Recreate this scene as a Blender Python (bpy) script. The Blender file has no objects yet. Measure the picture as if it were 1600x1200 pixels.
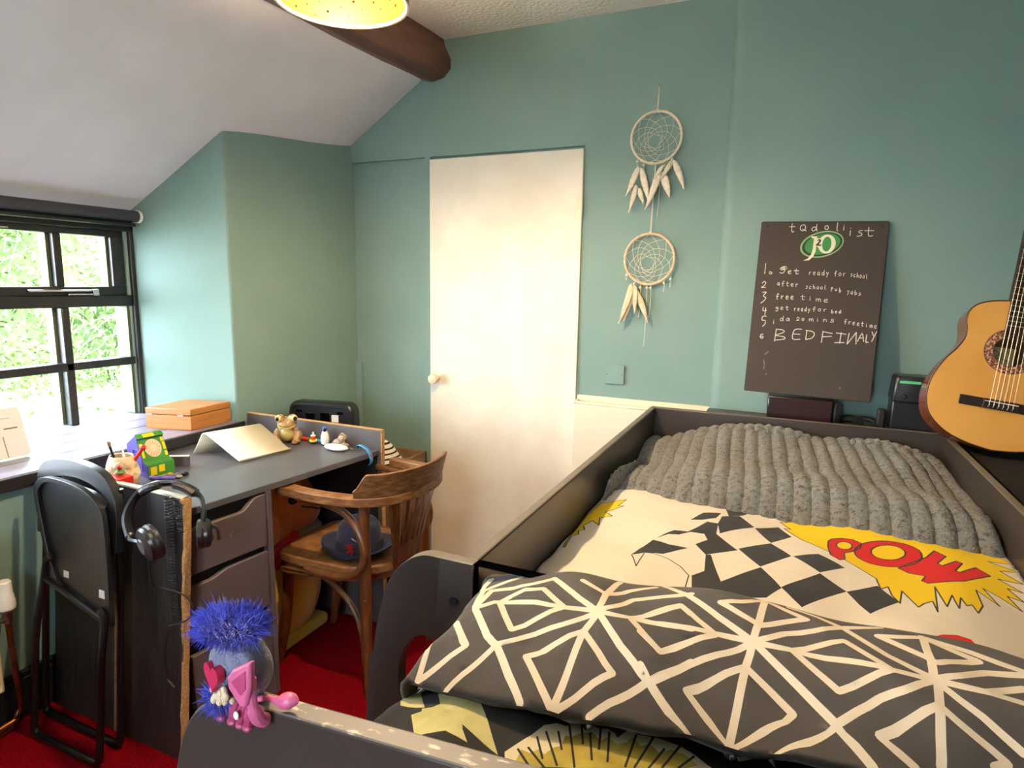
import bpy, bmesh, math, random
from mathutils import Vector, Matrix, geometry, noise
random.seed(7)
S=bpy.context.scene
pi=math.pi
# ---------------- camera, world, exposure ----------------
S.view_settings.view_transform='Standard'; S.view_settings.look='None'
S.view_settings.exposure=0.52; S.view_settings.gamma=1.0; S.view_settings.use_curve_mapping=False
def make_camera():
    yaw,pitch,roll=math.radians(23.894),math.radians(9.23),math.radians(.984)
    F=Vector((-math.sin(yaw)*math.cos(pitch),math.cos(yaw)*math.cos(pitch),-math.sin(pitch)))
    r0=Vector((math.cos(yaw),math.sin(yaw),0)); u0=r0.cross(F)
    c,s=math.cos(roll),math.sin(roll)
    r=c*r0+s*u0; u=-s*r0+c*u0
    cam=bpy.data.cameras.new('camera'); cam.sensor_fit='HORIZONTAL'; cam.sensor_width=36; cam.lens=36*977.23/1600
    cam.clip_start=.02
    o=bpy.data.objects.new('camera',cam); S.collection.objects.link(o)
    o.matrix_world=Matrix(((r.x,u.x,-F.x,0),(r.y,u.y,-F.y,0),(r.z,u.z,-F.z,1.42),(0,0,0,1)))
    S.camera=o
make_camera()
W=bpy.data.worlds.new('sky'); S.world=W; W.use_nodes=True
bg=W.node_tree.nodes['Background']; bg.inputs[0].default_value=(.78,.89,1,1); bg.inputs[1].default_value=29.0
def light(name,kind,loc,energy,col,rot=None,**k):
    l=bpy.data.lights.new(name,kind); l.energy=energy; l.color=col
    for a,b in k.items(): setattr(l,a,b)
    o=bpy.data.objects.new(name,l); o.location=loc
    if rot: o.rotation_euler=rot
    S.collection.objects.link(o); return o
sun=light('sun','SUN',(0,0,8),2.0,(1,.95,.85),(0,math.radians(40),0),angle=.02)
BULB=(-.985,1.238,2.078); BULB_STRENGTH=1800.
# light portal filling the window opening so that daylight is sampled well
pt=light('window_portal','AREA',(-2.62,.78,1.24),1,(1,1,1),(0,-pi/2,0),shape='RECTANGLE',size=.9,size_y=2.2); pt.data.cycles.is_portal=True

# ---------------- helpers ----------------
def lin(c): return tuple(((v/255)/12.92 if v/255<=.04045 else ((v/255+.055)/1.055)**2.4) for v in c)+(1,)
def mat(name,c,rough=.6,metal=0,c2=None,vs=8,stretch=(1,1,1),bump=0,bs=60,sheen=0,coat=0,emit=None,lo=.35,hi=.65,detail=4,spec=.5,wave=None):
    m=bpy.data.materials.new(name); m.use_nodes=True; nt=m.node_tree; N=nt.nodes; L=nt.links
    b=N['Principled BSDF']; b.inputs['Base Color'].default_value=lin(c); b.inputs['Roughness'].default_value=rough; b.inputs['Metallic'].default_value=metal
    b.inputs['Specular IOR Level'].default_value=spec
    if sheen: b.inputs['Sheen Weight'].default_value=sheen
    if coat: b.inputs['Coat Weight'].default_value=coat; b.inputs['Coat Roughness'].default_value=.15
    if emit: b.inputs['Emission Color'].default_value=lin(emit[0]); b.inputs['Emission Strength'].default_value=emit[1]
    tc=N.new('ShaderNodeTexCoord'); mp=N.new('ShaderNodeMapping'); mp.inputs['Scale'].default_value=stretch; L.new(tc.outputs['Object'],mp.inputs[0])
    if c2:
        if wave:
            t=N.new('ShaderNodeTexWave'); t.inputs['Scale'].default_value=vs; t.inputs['Distortion'].default_value=wave; t.inputs['Detail'].default_value=3; t.inputs['Detail Scale'].default_value=1.5
        else:
            t=N.new('ShaderNodeTexNoise'); t.inputs['Scale'].default_value=vs; t.inputs['Detail'].default_value=detail
        L.new(mp.outputs[0],t.inputs['Vector'])
        r=N.new('ShaderNodeValToRGB'); r.color_ramp.elements[0].position=lo; r.color_ramp.elements[1].position=hi
        r.color_ramp.elements[0].color=lin(c); r.color_ramp.elements[1].color=lin(c2)
        L.new(t.outputs['Fac' if wave else 0],r.inputs[0]); L.new(r.outputs[0],b.inputs['Base Color'])
    if bump:
        t=N.new('ShaderNodeTexNoise'); t.inputs['Scale'].default_value=bs; t.inputs['Detail'].default_value=5; L.new(mp.outputs[0],t.inputs['Vector'])
        bp=N.new('ShaderNodeBump'); bp.inputs['Strength'].default_value=bump; bp.inputs['Distance'].default_value=.01
        L.new(t.outputs[0],bp.inputs['Height']); L.new(bp.outputs[0],b.inputs['Normal'])
    return m
def glass_mat(name,tint=(1,1,1,1),gl=.06,rough=.02):
    m=bpy.data.materials.new(name); m.use_nodes=True; nt=m.node_tree; N=nt.nodes; L=nt.links; N.remove(N['Principled BSDF'])
    t=N.new('ShaderNodeBsdfTransparent'); t.inputs[0].default_value=tint; g=N.new('ShaderNodeBsdfGlossy'); g.inputs['Roughness'].default_value=rough
    x=N.new('ShaderNodeMixShader'); x.inputs[0].default_value=gl
    L.new(t.outputs[0],x.inputs[1]); L.new(g.outputs[0],x.inputs[2]); L.new(x.outputs[0],N['Material Output'].inputs[0]); return m
def wloc(o):
    v=Vector((0,0,0))
    while o: v+=o.location; o=o.parent
    return v
def tag(o,label,cat,group=None,kind=None):
    if label: o['label']=label
    if cat: o['category']=cat
    if group: o['group']=group
    if kind: o['kind']=kind
    return o
def thing(name,label,cat,loc,group=None):
    o=bpy.data.objects.new(name,None); o.empty_display_size=.05; o.location=loc; S.collection.objects.link(o)
    return tag(o,label,cat,group)
class MB:
    def __init__(s): s.bm=bmesh.new(); s.m=0
    def face(s,vs):
        try:
            f=s.bm.faces.new(vs); f.material_index=s.m; return f
        except ValueError: return None
    def v(s,p): return s.bm.verts.new(p)
    def box(s,x0,x1,y0,y1,z0,z1,taper=0):
        t=taper
        p=[s.v(q) for q in ((x0,y0,z0),(x1,y0,z0),(x1,y1,z0),(x0,y1,z0),(x0+t,y0+t,z1),(x1-t,y0+t,z1),(x1-t,y1-t,z1),(x0+t,y1-t,z1))]
        for q in ((3,2,1,0),(4,5,6,7),(0,1,5,4),(1,2,6,5),(2,3,7,6),(3,0,4,7)): s.face([p[i] for i in q])
        return s
    def prism(s,pts,a0,a1,axis='z',holes=()):
        f={'z':lambda p,a:(p[0],p[1],a),'y':lambda p,a:(p[0],a,p[1]),'x':lambda p,a:(a,p[0],p[1])}[axis]
        if holes:
            loops=[pts]+list(holes); vs=[];ed=[]
            for l in loops:
                k=len(vs); vs+=[Vector(q) for q in l]; ed+=[(k+i,k+(i+1)%len(l)) for i in range(len(l))]
            r=geometry.delaunay_2d_cdt(vs,ed,[],0,1e-6)
            def inside(p,l): 
                c=False
                for i in range(len(l)):
                    a,b=l[i-1],l[i]
                    if (a[1]>p[1])!=(b[1]>p[1]) and p[0]<(b[0]-a[0])*(p[1]-a[1])/(b[1]-a[1])+a[0]: c=not c
                return c
            A=[s.v(f(q,a0)) for q in r[0]]; B=[s.v(f(q,a1)) for q in r[0]]
            for t in r[2]:
                c=sum((r[0][i] for i in t),Vector((0,0)))/3
                if inside(c,pts) and not any(inside(c,h) for h in holes):
                    s.face([A[i] for i in t]); s.face([B[i] for i in reversed(t)])
            n=0
            for l in loops:
                for i in range(len(l)):
                    i0,i1=n+i,n+(i+1)%len(l); s.face([A[i0],A[i1],B[i1],B[i0]])
                n+=len(l)
            return s
        A=[s.v(f(q,a0)) for q in pts]; B=[s.v(f(q,a1)) for q in pts]; n=len(pts)
        s.face(A[::-1]); s.face(B)
        for i in range(n): s.face([A[i],A[(i+1)%n],B[(i+1)%n],B[i]])
        return s
    def tube(s,pts,r,n=8,closed=False,flat=1.0,up=None):
        P=[Vector(p) for p in pts]; N=len(P); R=r if hasattr(r,'__len__') else [r]*N
        rings=[]; prev=None
        for i in range(N):
            if closed: t=P[(i+1)%N]-P[i-1]
            else: t=P[min(i+1,N-1)]-P[max(i-1,0)]
            if t.length<1e-9: t=Vector((0,0,1))
            t.normalize()
            if prev is None:
                a=Vector(up) if up else (Vector((0,0,1)) if abs(t.z)<.9 else Vector((1,0,0)))
            else: a=prev
            a=(a-t*a.dot(t)); 
            if a.length<1e-6: a=t.orthogonal()
            a.normalize(); prev=a; b=t.cross(a)
            rings.append([s.v(P[i]+R[i]*(math.cos(2*pi*k/n)*a+flat*math.sin(2*pi*k/n)*b)) for k in range(n)])
        for i in range(N if closed else N-1):
            A,B=rings[i],rings[(i+1)%N]
            for k in range(n): s.face([A[k],A[(k+1)%n],B[(k+1)%n],B[k]])
        if not closed: s.face(rings[0][::-1]); s.face(rings[-1])
        return s
    def lathe(s,prof,n=32,c=(0,0,0),close=False,caps=True):
        rings=[[s.v((c[0]+r*math.cos(2*pi*k/n),c[1]+r*math.sin(2*pi*k/n),c[2]+z)) for k in range(n)] for r,z in prof]
        Q=list(zip(rings[:-1],rings[1:]))+([(rings[-1],rings[0])] if close else [])
        for A,B in Q:
            for k in range(n): s.face([A[k],A[(k+1)%n],B[(k+1)%n],B[k]])
        if caps and not close: s.face(rings[0][::-1]); s.face(rings[-1])
        return s
    def ball(s,c,r,n=20,m=12):
        if not hasattr(r,'__len__'): r=(r,r,r)
        rings=[]
        top=s.v((c[0],c[1],c[2]+r[2])); bot=s.v((c[0],c[1],c[2]-r[2]))
        for j in range(1,m):
            a=pi*j/m
            rings.append([s.v((c[0]+r[0]*math.sin(a)*math.cos(2*pi*k/n),c[1]+r[1]*math.sin(a)*math.sin(2*pi*k/n),c[2]+r[2]*math.cos(a))) for k in range(n)])
        for k in range(n):
            s.face([top,rings[0][k],rings[0][(k+1)%n]]); s.face([bot,rings[-1][(k+1)%n],rings[-1][k]])
        for A,B in zip(rings[:-1],rings[1:]):
            for k in range(n): s.face([A[k],B[k],B[(k+1)%n],A[(k+1)%n]])
        return s
    def grid(s,fn,nu,nv):
        V=[[s.v(fn(i/nu,j/nv)) for j in range(nv+1)] for i in range(nu+1)]
        for i in range(nu):
            for j in range(nv): s.face([V[i][j],V[i+1][j],V[i+1][j+1],V[i][j+1]])
        return s
    def sweep(s,secs,closed=False):
        R=[[s.v(p) for p in q] for q in secs]; n=len(R[0])
        for i in range(len(R) if closed else len(R)-1):
            A,B=R[i],R[(i+1)%len(R)]
            for k in range(n): s.face([A[k],A[(k+1)%n],B[(k+1)%n],B[k]])
        if not closed: s.face(R[0][::-1]); s.face(R[-1])
        return s
    def X(s,M): bmesh.ops.transform(s.bm,matrix=M,verts=s.bm.verts); return s
    def obj(s,name,mats,parent=None,bev=0,bseg=2,smooth=True,sub=0,solid=0,remesh=0,label=None,cat=None,group=None,kind=None,norm=True,ang=.6,csmooth=0):
        if norm: bmesh.ops.recalc_face_normals(s.bm,faces=s.bm.faces)
        vs=s.bm.verts
        if parent: base=wloc(parent)
        else:
            xs=[v.co.x for v in vs]; ys=[v.co.y for v in vs]; zs=[v.co.z for v in vs]
            base=Vector(((min(xs)+max(xs))/2,(min(ys)+max(ys))/2,min(zs)))
        bmesh.ops.translate(s.bm,vec=-base,verts=vs)
        me=bpy.data.meshes.new(name); s.bm.to_mesh(me); s.bm.free()
        for m in (mats if isinstance(mats,(list,tuple)) else [mats]): me.materials.append(m)
        if smooth:
            me.polygons.foreach_set('use_smooth',[True]*len(me.polygons)); me.set_sharp_from_angle(angle=ang)
        o=bpy.data.objects.new(name,me); S.collection.objects.link(o)
        if parent: o.parent=parent
        else: o.location=base
        if remesh:
            r=o.modifiers.new('remesh','REMESH'); r.mode='VOXEL'; r.voxel_size=remesh; r.use_smooth_shade=True
            c=o.modifiers.new('smooth','SMOOTH'); c.iterations=csmooth or 6; c.factor=.6
        if solid: 
            d=o.modifiers.new('solid','SOLIDIFY'); d.thickness=solid; d.offset=-1
        if bev:
            b=o.modifiers.new('bevel','BEVEL'); b.width=bev; b.segments=bseg; b.limit_method='ANGLE'; b.angle_limit=.7; b.harden_normals=False
        if sub:
            d=o.modifiers.new('sub','SUBSURF'); d.levels=sub; d.render_levels=sub
        return tag(o,label,cat,group,kind)
def bez(pts,n=8):
    """smooth curve through points (Catmull-Rom)"""
    P=[Vector(p) for p in pts]; o=[]
    for i in range(len(P)-1):
        a=P[max(i-1,0)];b=P[i];c=P[i+1];d=P[min(i+2,len(P)-1)]
        for k in range(n):
            t=k/n; o.append(.5*((2*b)+(c-a)*t+(2*a-5*b+4*c-d)*t*t+(3*b-a-3*c+d)*t**3))
    return o+[P[-1]]
def circ(cx,cy,r,n=24,ry=None,a0=0,a1=2*pi): 
    ry=ry or r; return [(cx+r*math.cos(a0+(a1-a0)*k/n),cy+ry*math.sin(a0+(a1-a0)*k/n)) for k in range(n)]
def rrect(x0,x1,y0,y1,r,n=5):
    o=[]
    for cx,cy,a in ((x1-r,y1-r,0),(x0+r,y1-r,pi/2),(x0+r,y0+r,pi),(x1-r,y0+r,1.5*pi)):
        for k in range(n+1): o.append((cx+r*math.cos(a+pi/2*k/n),cy+r*math.sin(a+pi/2*k/n)))
    return o
def frame_mat(u,v,n,o): return Matrix(((u[0],v[0],n[0],o[0]),(u[1],v[1],n[1],o[1]),(u[2],v[2],n[2],o[2]),(0,0,0,1)))

# ---------------- materials ----------------
TEAL=(124,151,143)
M={}
def d(k,*a,**kw): M[k]=mat(k,*a,**kw)
d('teal',TEAL,.75,c2=(117,145,137),vs=3,bump=.08,bs=25)
d('ceil',(236,230,231),.85,c2=(228,222,223),vs=4,bump=.10,bs=18)
d('stipple',(232,227,222),.9,bump=1.0,bs=60)
d('carpet',(146,5,22),1.0,c2=(110,3,14),vs=160,bump=.8,bs=420,spec=.05)
d('beam',(122,84,72),.55,c2=(92,60,50),vs=5,stretch=(3,.5,3),bump=.4,bs=14)
d('doorwhite',(236,226,206),.5,c2=(226,214,192),vs=5,bump=.05,bs=12)
d('cream',(232,218,190),.5)
d('blackpaint',(26,28,32),.35,c2=(40,36,33),vs=12,bump=.12,bs=40)
d('sill',(142,138,154),.3,c2=(126,122,138),vs=6,stretch=(6,.6,3),bump=.1,bs=30)
d('silledge',(36,33,36),.5)
d('bead',(78,84,56),.5)
d('chrome',(200,200,200),.25,1)
d('steel',(150,150,150),.35,1)
d('glass',(255,255,255)); M['glass']=glass_mat('glass')
d('blind',(48,50,58),.5)
d('plastic_white',(232,230,222),.35)
d('copper',(150,84,52),.35,.9,c2=(110,62,44),vs=20)
d('skirt',(20,21,24),.45,bump=.1)
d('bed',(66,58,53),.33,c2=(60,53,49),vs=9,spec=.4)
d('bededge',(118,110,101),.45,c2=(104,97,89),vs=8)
d('scratched',(112,106,102),.45,c2=(204,192,172),vs=70,stretch=(.6,1.6,1),lo=.57,hi=.66,detail=9)
d('chip',(206,160,104),.9,c2=(172,122,72),vs=180,bump=.5,bs=200)
d('deskwood',(30,27,28),.5,c2=(62,54,50),vs=9,stretch=(14,3,.7),lo=.42,hi=.8,detail=8,bump=.15,bs=60)
d('desktop',(92,92,96),.3,c2=(84,84,89),vs=6,spec=.6)
d('drawer',(98,86,87),.45,c2=(93,82,82),vs=5)
d('dark',(12,12,13),.7)
d('dkboard',(84,80,80),.45)
d('oak',(196,132,66),.4,c2=(166,104,48),vs=3,stretch=(2,2,26),lo=.3,hi=.7,detail=6)
d('oakside',(150,86,44),.45,c2=(120,66,32),vs=5,stretch=(1,1,7),wave=3)
d('chairwood',(96,56,28),.4,c2=(150,104,60),vs=14,stretch=(1,1,1),lo=.45,hi=.75,detail=8,coat=.15)
d('chairtop',(116,74,40),.45,c2=(166,122,76),vs=12,stretch=(2,2,8),lo=.4,hi=.75,detail=8)
d('chairleg',(82,44,22),.4,c2=(120,72,38),vs=25,stretch=(3,3,.6),coat=.2,detail=7)
d('bent',(112,74,42),.35,c2=(86,52,28),vs=30,coat=.25)
d('blackplastic',(30,31,34),.3,c2=(36,36,38),vs=20,spec=.55)
d('blacksteel',(20,18,19),.3,.2)
d('rubber',(22,22,23),.6,bump=.1,bs=200)
d('leather',(28,27,27),.4,bump=.35,bs=90)
d('greymetal',(100,100,102),.35,.8)
d('acrylic',(236,224,196),.25)
d('navy',(30,35,68),.95,sheen=.1,c2=(26,30,58),vs=60)
d('hatband',(44,44,58),.7)
d('red',(200,26,30),.5); d('redplastic',(222,44,32),.35); d('blue',(52,110,190),.4); d('yellow',(240,208,36),.55)
d('green',(66,140,56),.4); d('purple',(92,78,168),.4); d('bone',(232,212,182),.55,c2=(214,190,156),vs=20,bump=.15,bs=60)
d('white',(240,238,230),.5); d('ink',(24,22,26),.6)
d('toad',(178,146,96),.35,c2=(112,78,48),vs=45,lo=.45,hi=.62,bump=.3,bs=70,coat=.3)
d('toadbelly',(186,164,92),.35,coat=.3)
d('toadeye',(216,196,132),.25); d('eye',(8,7,6),.08)
d('stone',(176,158,132),.55,c2=(126,108,88),vs=60,bump=.4,bs=90)
d('orange',(224,122,52),.9,sheen=.5,c2=(214,110,44),vs=30); d('yellowplush',(224,182,48),.9,sheen=.4,bump=.1); d('muzzle',(150,140,116),.9,sheen=.3)
d('bag',(14,13,15),.28,bump=.3,bs=15)
d('crate',(132,104,70),.7,c2=(108,82,54),vs=10,stretch=(1,1,5))
d('mattress',(190,184,172),.9)
d('duvet',(228,218,203),.9,sheen=.15,bump=.7,bs=11); d('print_black',(44,44,48),.9,sheen=.1,bump=.7,bs=11); d('print_yellow',(240,202,30),.9,bump=.7,bs=11); d('print_red',(206,38,40),.9,bump=.7,bs=11)
d('geo',(74,68,62),.95,sheen=.12,c2=(66,61,56),vs=14,bump=.8,bs=11); d('geoline',(218,203,178),.95,bump=.8,bs=11)
d('floral',(36,35,34),.95,bump=.2,bs=24); d('petal',(206,194,160),.95,bump=.2,bs=24); d('olive',(150,130,48),.95,c2=(176,160,70),vs=25,bump=.2,bs=24); d('leafprint',(196,190,134),.95,c2=(170,162,104),vs=20)
d('fur',(72,73,71),1.0,sheen=.4,c2=(134,135,131),vs=85,lo=.30,hi=.52,bump=1.0,bs=230,detail=8)
d('furtip',(160,161,156),1.0,sheen=.3,c2=(98,99,96),vs=70,lo=.4,hi=.6)
d('board',(64,53,45),.7,c2=(60,50,42),vs=6); d('chalk',(226,220,204),.95); d('chalkfaint',(120,108,94),.95)
d('logogreen',(56,136,66),.5); d('logopale',(150,178,124),.5); d('logodark',(34,48,26),.5); d('logocream',(240,226,200),.5)
d('maroon',(44,18,20),.22,coat=.4); d('black',(16,16,17),.5); d('greenled',(96,196,130),.5); d('fabric_shade_black',(12,12,14),.95,bump=.3,bs=120)
d('guitartop',(222,164,84),.28,c2=(208,146,66),vs=4,stretch=(1,1,1),coat=.5,wave=None); d('guitarside',(128,62,30),.25,coat=.5); d('rosewood',(44,28,22),.45,c2=(30,20,16),vs=30); d('binding',(60,34,20),.4)
d('string',(210,200,180),.35,.6); d('rosette',(112,52,34),.5,c2=(206,170,130),vs=190,lo=.5,hi=.58); d('inside',(96,74,44),.8); d('labelpaper',(190,170,120),.8)
d('strand',(226,214,190),.8); d('hoop',(236,222,196),.7,c2=(222,204,174),vs=80,bump=.3,bs=150); d('hooptan',(228,200,164),.7,c2=(210,180,142),vs=80,bump=.3,bs=150); d('feather',(236,226,204),.85,c2=(222,208,180),vs=70); d('feathertan',(222,206,174),.85,c2=(204,186,150),vs=70)
d('hole',(3,3,3),1.0,spec=.0)
d('gold',(58,31,5),.5,.0,c2=(42,21,3),vs=16,spec=.05); d('goldout',(150,110,40),.4,.7,c2=(120,84,30),vs=16); d('rimwhite',(252,246,222),.4)
d('satin',(116,118,146),.38,c2=(94,96,124),vs=40,sheen=.2,bump=.9,bs=60); d('bluefur',(50,56,176),.9,sheen=.6,c2=(80,92,210),vs=60); d('pink',(212,104,146),.4); d('pinkdark',(178,66,110),.45); d('heart',(196,44,84),.35)
d('tape',(70,150,210),.4)
d('stripe',(232,226,212),.85)
def striped_mat():
    m=mat('stripedcloth',(232,226,212),.9); nt=m.node_tree; N=nt.nodes; L=nt.links; b=N['Principled BSDF']
    tc=N.new('ShaderNodeTexCoord'); w=N.new('ShaderNodeTexWave'); w.inputs['Scale'].default_value=14; w.inputs['Distortion'].default_value=1.2; w.inputs['Detail'].default_value=0; w.bands_direction='Z'
    r=N.new('ShaderNodeValToRGB'); r.color_ramp.interpolation='CONSTANT'; r.color_ramp.elements[0].color=lin((36,32,32)); r.color_ramp.elements[1].position=.28; r.color_ramp.elements[1].color=lin((232,226,212))
    L.new(tc.outputs['Object'],w.inputs[0]); L.new(w.outputs['Fac'],r.inputs[0]); L.new(r.outputs[0],b.inputs['Base Color']); return m
M['stripedcloth']=striped_mat()
M['bulb']=mat('bulb',(255,240,200),.4,emit=((255,222,176),BULB_STRENGTH))
d('grass',(62,78,30),.95,c2=(112,116,84),vs=2.2,detail=9,lo=.4,hi=.62); d('leafa',(62,88,30),.6); d('leafb',(92,120,50),.6); d('leafc',(140,150,112),.6); d('twig',(120,112,96),.8)
# ---------------- the room shell ----------------
def struct(mb,name,m,parent=None,**k): return mb.obj(name,m,parent,kind=None if parent else 'structure',**k)
b=MB(); b.box(-2.9,1.8,-1.2,2.8,-.1,0); struct(b,'floor',M['carpet'],smooth=False)
# left wall: below the window recess, window wall behind it, splayed far end
b=MB()
b.box(-2.69,-2.19,-.36,1.97,0,.765); b.box(-2.79,-2.69,-1.1,2.75,0,.80); b.box(-2.79,-2.69,1.865,2.75,.80,1.9); b.box(-2.79,-2.69,-1.1,-.29,.80,1.75); b.box(-2.79,-2.69,-.29,1.865,1.645,1.74)
b.prism([(-2.69,1.89),(-2.19,1.97),(-2.036,2.6),(-2.036,2.72),(-2.69,2.72)],0,2.2)
b.box(-2.69,-2.19,-1.1,-.36,0,2.1)
struct(b,'wall_left',M['teal'],bev=.008)
# door wall with a shallow boarded recess left of the door
b=MB(); b.box(-2.3,1.8,2.62,2.75,0,2.7); b.box(-2.3,1.8,2.6,2.62,1.985,2.7); b.box(-1.615,-1.584,2.6,2.62,0,1.985); b.box(-.839,1.8,2.6,2.62,0,1.985); b.box(-2.3,-2.0,2.6,2.62,0,1.0)
struct(b,'wall_back',M['teal'],smooth=False)
# chimney breast with a soft rounded corner
pts=[(-.268,2.61),(-.268,2.56)]+[(-.228-.04*math.cos(a),2.54-.04*math.sin(a)) for a in [i*pi/2/6 for i in range(7)]]+[(1.75,2.5),(1.75,2.61)]
b=MB(); b.prism(pts,0,2.5); struct(b,'wall_chimney',M['teal'])
b=MB(); b.box(1.7,1.8,-1.2,2.7,0,2.6); struct(b,'wall_right',M['teal'],smooth=False)
b=MB(); b.prism([(-2.9,0),(1.8,0),(1.8,2.6),(-2.9,2.6)],-1.2,-1.1,'y',holes=[[(-.75,1.0),(-.15,1.0),(-.15,1.7),(-.75,1.7)]]); struct(b,'wall_front',M['teal'],smooth=False)  # opening for the window added out of view as daylight fill
b=MB(); b.box(-1.60,1.8,-1.2,2.75,2.48,2.58); struct(b,'ceiling',M['stipple'],smooth=False)
sl=lambda x:2.065+(x+2.036)*.637
def slz(x,y):
    t=min(1,max(0,(y-1.97)/.63)); return sl(x)+.045*(1-t*t*(3-2*t))+.004*noise.noise(Vector((x*3,y*2,0)))
b=MB(); NX,NY=14,56; P_=lambda i,j:(-2.70+1.10*i/NX,-1.2+3.95*j/NY)
LO=[[b.v((*P_(i,j),slz(*P_(i,j)))) for j in range(NY+1)] for i in range(NX+1)]; HI=[[b.v((*P_(i,j),slz(*P_(i,j))+.1)) for j in range(NY+1)] for i in range(NX+1)]
for i in range(NX):
    for j in range(NY):
        b.face([LO[i][j],LO[i][j+1],LO[i+1][j+1],LO[i+1][j]]); b.face([HI[i][j],HI[i+1][j],HI[i+1][j+1],HI[i][j+1]])
for i in range(NX):
    for j in (0,NY): b.face([LO[i][j],LO[i+1][j],HI[i+1][j],HI[i][j]])
for j in range(NY):
    for i in (0,NX): b.face([LO[i][j],LO[i][j+1],HI[i][j+1],HI[i][j]])
struct(b,'ceiling_slope',M['ceil'])
# hewn beam along the fold of the ceiling
secs=[]
for k in range(41):
    y=2.6-3.7*k/40; j=lambda s,f:.012*noise.noise(Vector((f,y*1.7,s)))+.004*noise.noise(Vector((f*3,y*8,s)))
    xl=-1.665-.055*k/12+j(1,.3); xr=-1.482-.03*k/12+j(2,1.1)
    zb=2.305+j(3,2.2); zt=2.55
    secs.append([(xl,y,zt),(xl-.01,y,2.36+j(4,3)),(xl+.035,y,2.325+j(5,4)),(xl+.10,y,zb),(xr-.035,y,zb+.012),(xr,y,2.355+j(6,5)),(xr,y,2.40+j(7,6)),(xr-.03,y,2.455),(xr-.045,y,zt)])
b=MB(); b.sweep(secs); struct(b,'ceiling_beam',M['beam'],ang=.33)
# boxed-in ledge right of the door
b=MB(); b.box(-.834,-.26,2.545,2.605,0,.905); b.box(-.834,-.26,2.545,2.556,.905,.918); b.box(-.834,-.26,2.59,2.603,.905,.938); b.box(-.834,-.822,2.545,2.60,.905,.921)
struct(b,'trim_1',M['cream'],bev=.004)
b=MB(); b.box(-.27,.9,2.36,2.505,.88,.95); struct(b,'trim_2',M['bed'],bev=.004)
b=MB(); b.box(-2.19,-2.165,-1.1,1.97,0,.135); b.box(-2.19,-2.17,-1.1,1.97,.135,.155); struct(b,'baseboard_left',M['skirt'],bev=.004)
# ---- door
dr=thing('door_1','plain white flush door with a round knob left of the boxed ledge','door',(-1.21,2.6,0)); dr['kind']='structure'
b=MB(); b.box(-1.582,-.84,2.588,2.618,.015,1.972); b.obj('door_leaf',M['doorwhite'],dr,bev=.003)
b=MB(); b.lathe([(.001,0),(.012,.0),(.012,.022),(.022,.03),(.0255,.042),(.022,.055),(.012,.062),(.001,.063)],20); b.X(Matrix.Translation((-1.54,2.588,.958))@Matrix.Rotation(pi/2,4,'X')); b.obj('door_knob',M['cream'],dr)
b=MB(); b.lathe([(.001,0),(.008,0),(.008,.004),(.001,.004)],12); b.X(Matrix.Translation((-1.571,2.588,.958))@Matrix.Rotation(pi/2,4,'X')); b.obj('latch',M['steel'],dr)
for z in (1.69,.35):
    b=MB(); b.tube([(-.842,2.585,z),(-.842,2.585,z+.095)],.006); b.box(-.866,-.842,2.5865,2.589,z,z+.095); b.obj('hinge',M['cream'],dr)
# ---- window
w=thing('window_1','black painted six light cottage window over the plank sill','window',(-2.69,1.24,.80)); w['kind']='structure'
y0,y1=-.28,1.875; XO,XI=-2.755,-2.69  # near end lengthened out of view to admit more daylight
b=MB(); b.box(-2.79,-2.672,y1,y1+.035,.80,1.66); b.box(-2.79,-2.672,y0-.035,y0,.80,1.66); b.box(-2.79,-2.672,y0-.035,y1+.035,1.61,1.66); b.box(-2.77,XI+.005,y0,y1,1.288,1.335)
b.obj('window_frame',M['blackpaint'],w,bev=.004)
b=MB()
for z0,z1 in ((1.335,1.372),(1.584,1.612)): b.box(XO,XI-.012,y0+.01,y1-.01,z0,z1)
for ya,yb in ((y0+.01,y0+.06),(y1-.065,y1-.01)): b.box(XO,XI-.012,ya,yb,1.372,1.584)
for yy in (1.592,1.29,.99,.69,.39,.09): b.box(XO,XI-.012,yy-.015,yy+.015,1.372,1.584)
b.obj('casement',M['blackpaint'],w,bev=.003)
b=MB()
for yy in (1.592,1.29,.99,.69,.39,.09): b.box(XO,XI,yy-.016,yy+.016,.80,1.288)
b.box(XO,XI,y0,y1,1.028,1.062)
b.obj('glazing_bar',M['blackpaint'],w,bev=.004)
b=MB()
for yy in (1.576,1.274,.974,.674,.374,.074): b.box(XO-.02,XO+.025,yy-.012,yy,.805,1.288); b.box(XO-.02,XO+.025,yy-.012,yy,1.372,1.584)
b.box(XO-.02,XO+.06,y1-.022,y1,.805,1.288); b.box(XO-.02,XO+.03,y1-.075,y1-.065,1.372,1.584)
b.obj('glazing_bead',M['bead'],w)
b=MB(); b.box(XO+.012,XO+.016,y0,y1,.80,1.288); b.box(XO+.012,XO+.016,y0+.02,y1-.02,1.372,1.584); b.obj('window_pane',M['glass'],w,smooth=False)
b=MB(); b.box(XI-.01,XI+.012,1.46,1.72,1.352,1.360); b.box(XI-.008,XI+.016,1.60,1.72,1.338,1.345); b.box(XI+.008,XI+.018,1.70,1.725,1.335,1.362); b.obj('window_stay',M['chrome'],w,bev=.002)
b=MB(); b.box(XI-.012,XI-.004,1.2,1.42,1.588,1.594); b.obj('trickle_vent',M['chrome'],w)
for k in range(4):
    xa=-2.70+.131*k; xb=xa+.127
    if k==3: xb=-2.17
    f=lambda x:1.885+(x+2.69)*.16
    b=MB(); b.prism([(xa,-.36),(xb,-.36),(xb,f(min(xb,-2.19))),(xa,f(xa))],.765 if k<3 else .752,.80); b.obj('sill_board',M['sill'],w,bev=.003)
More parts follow.
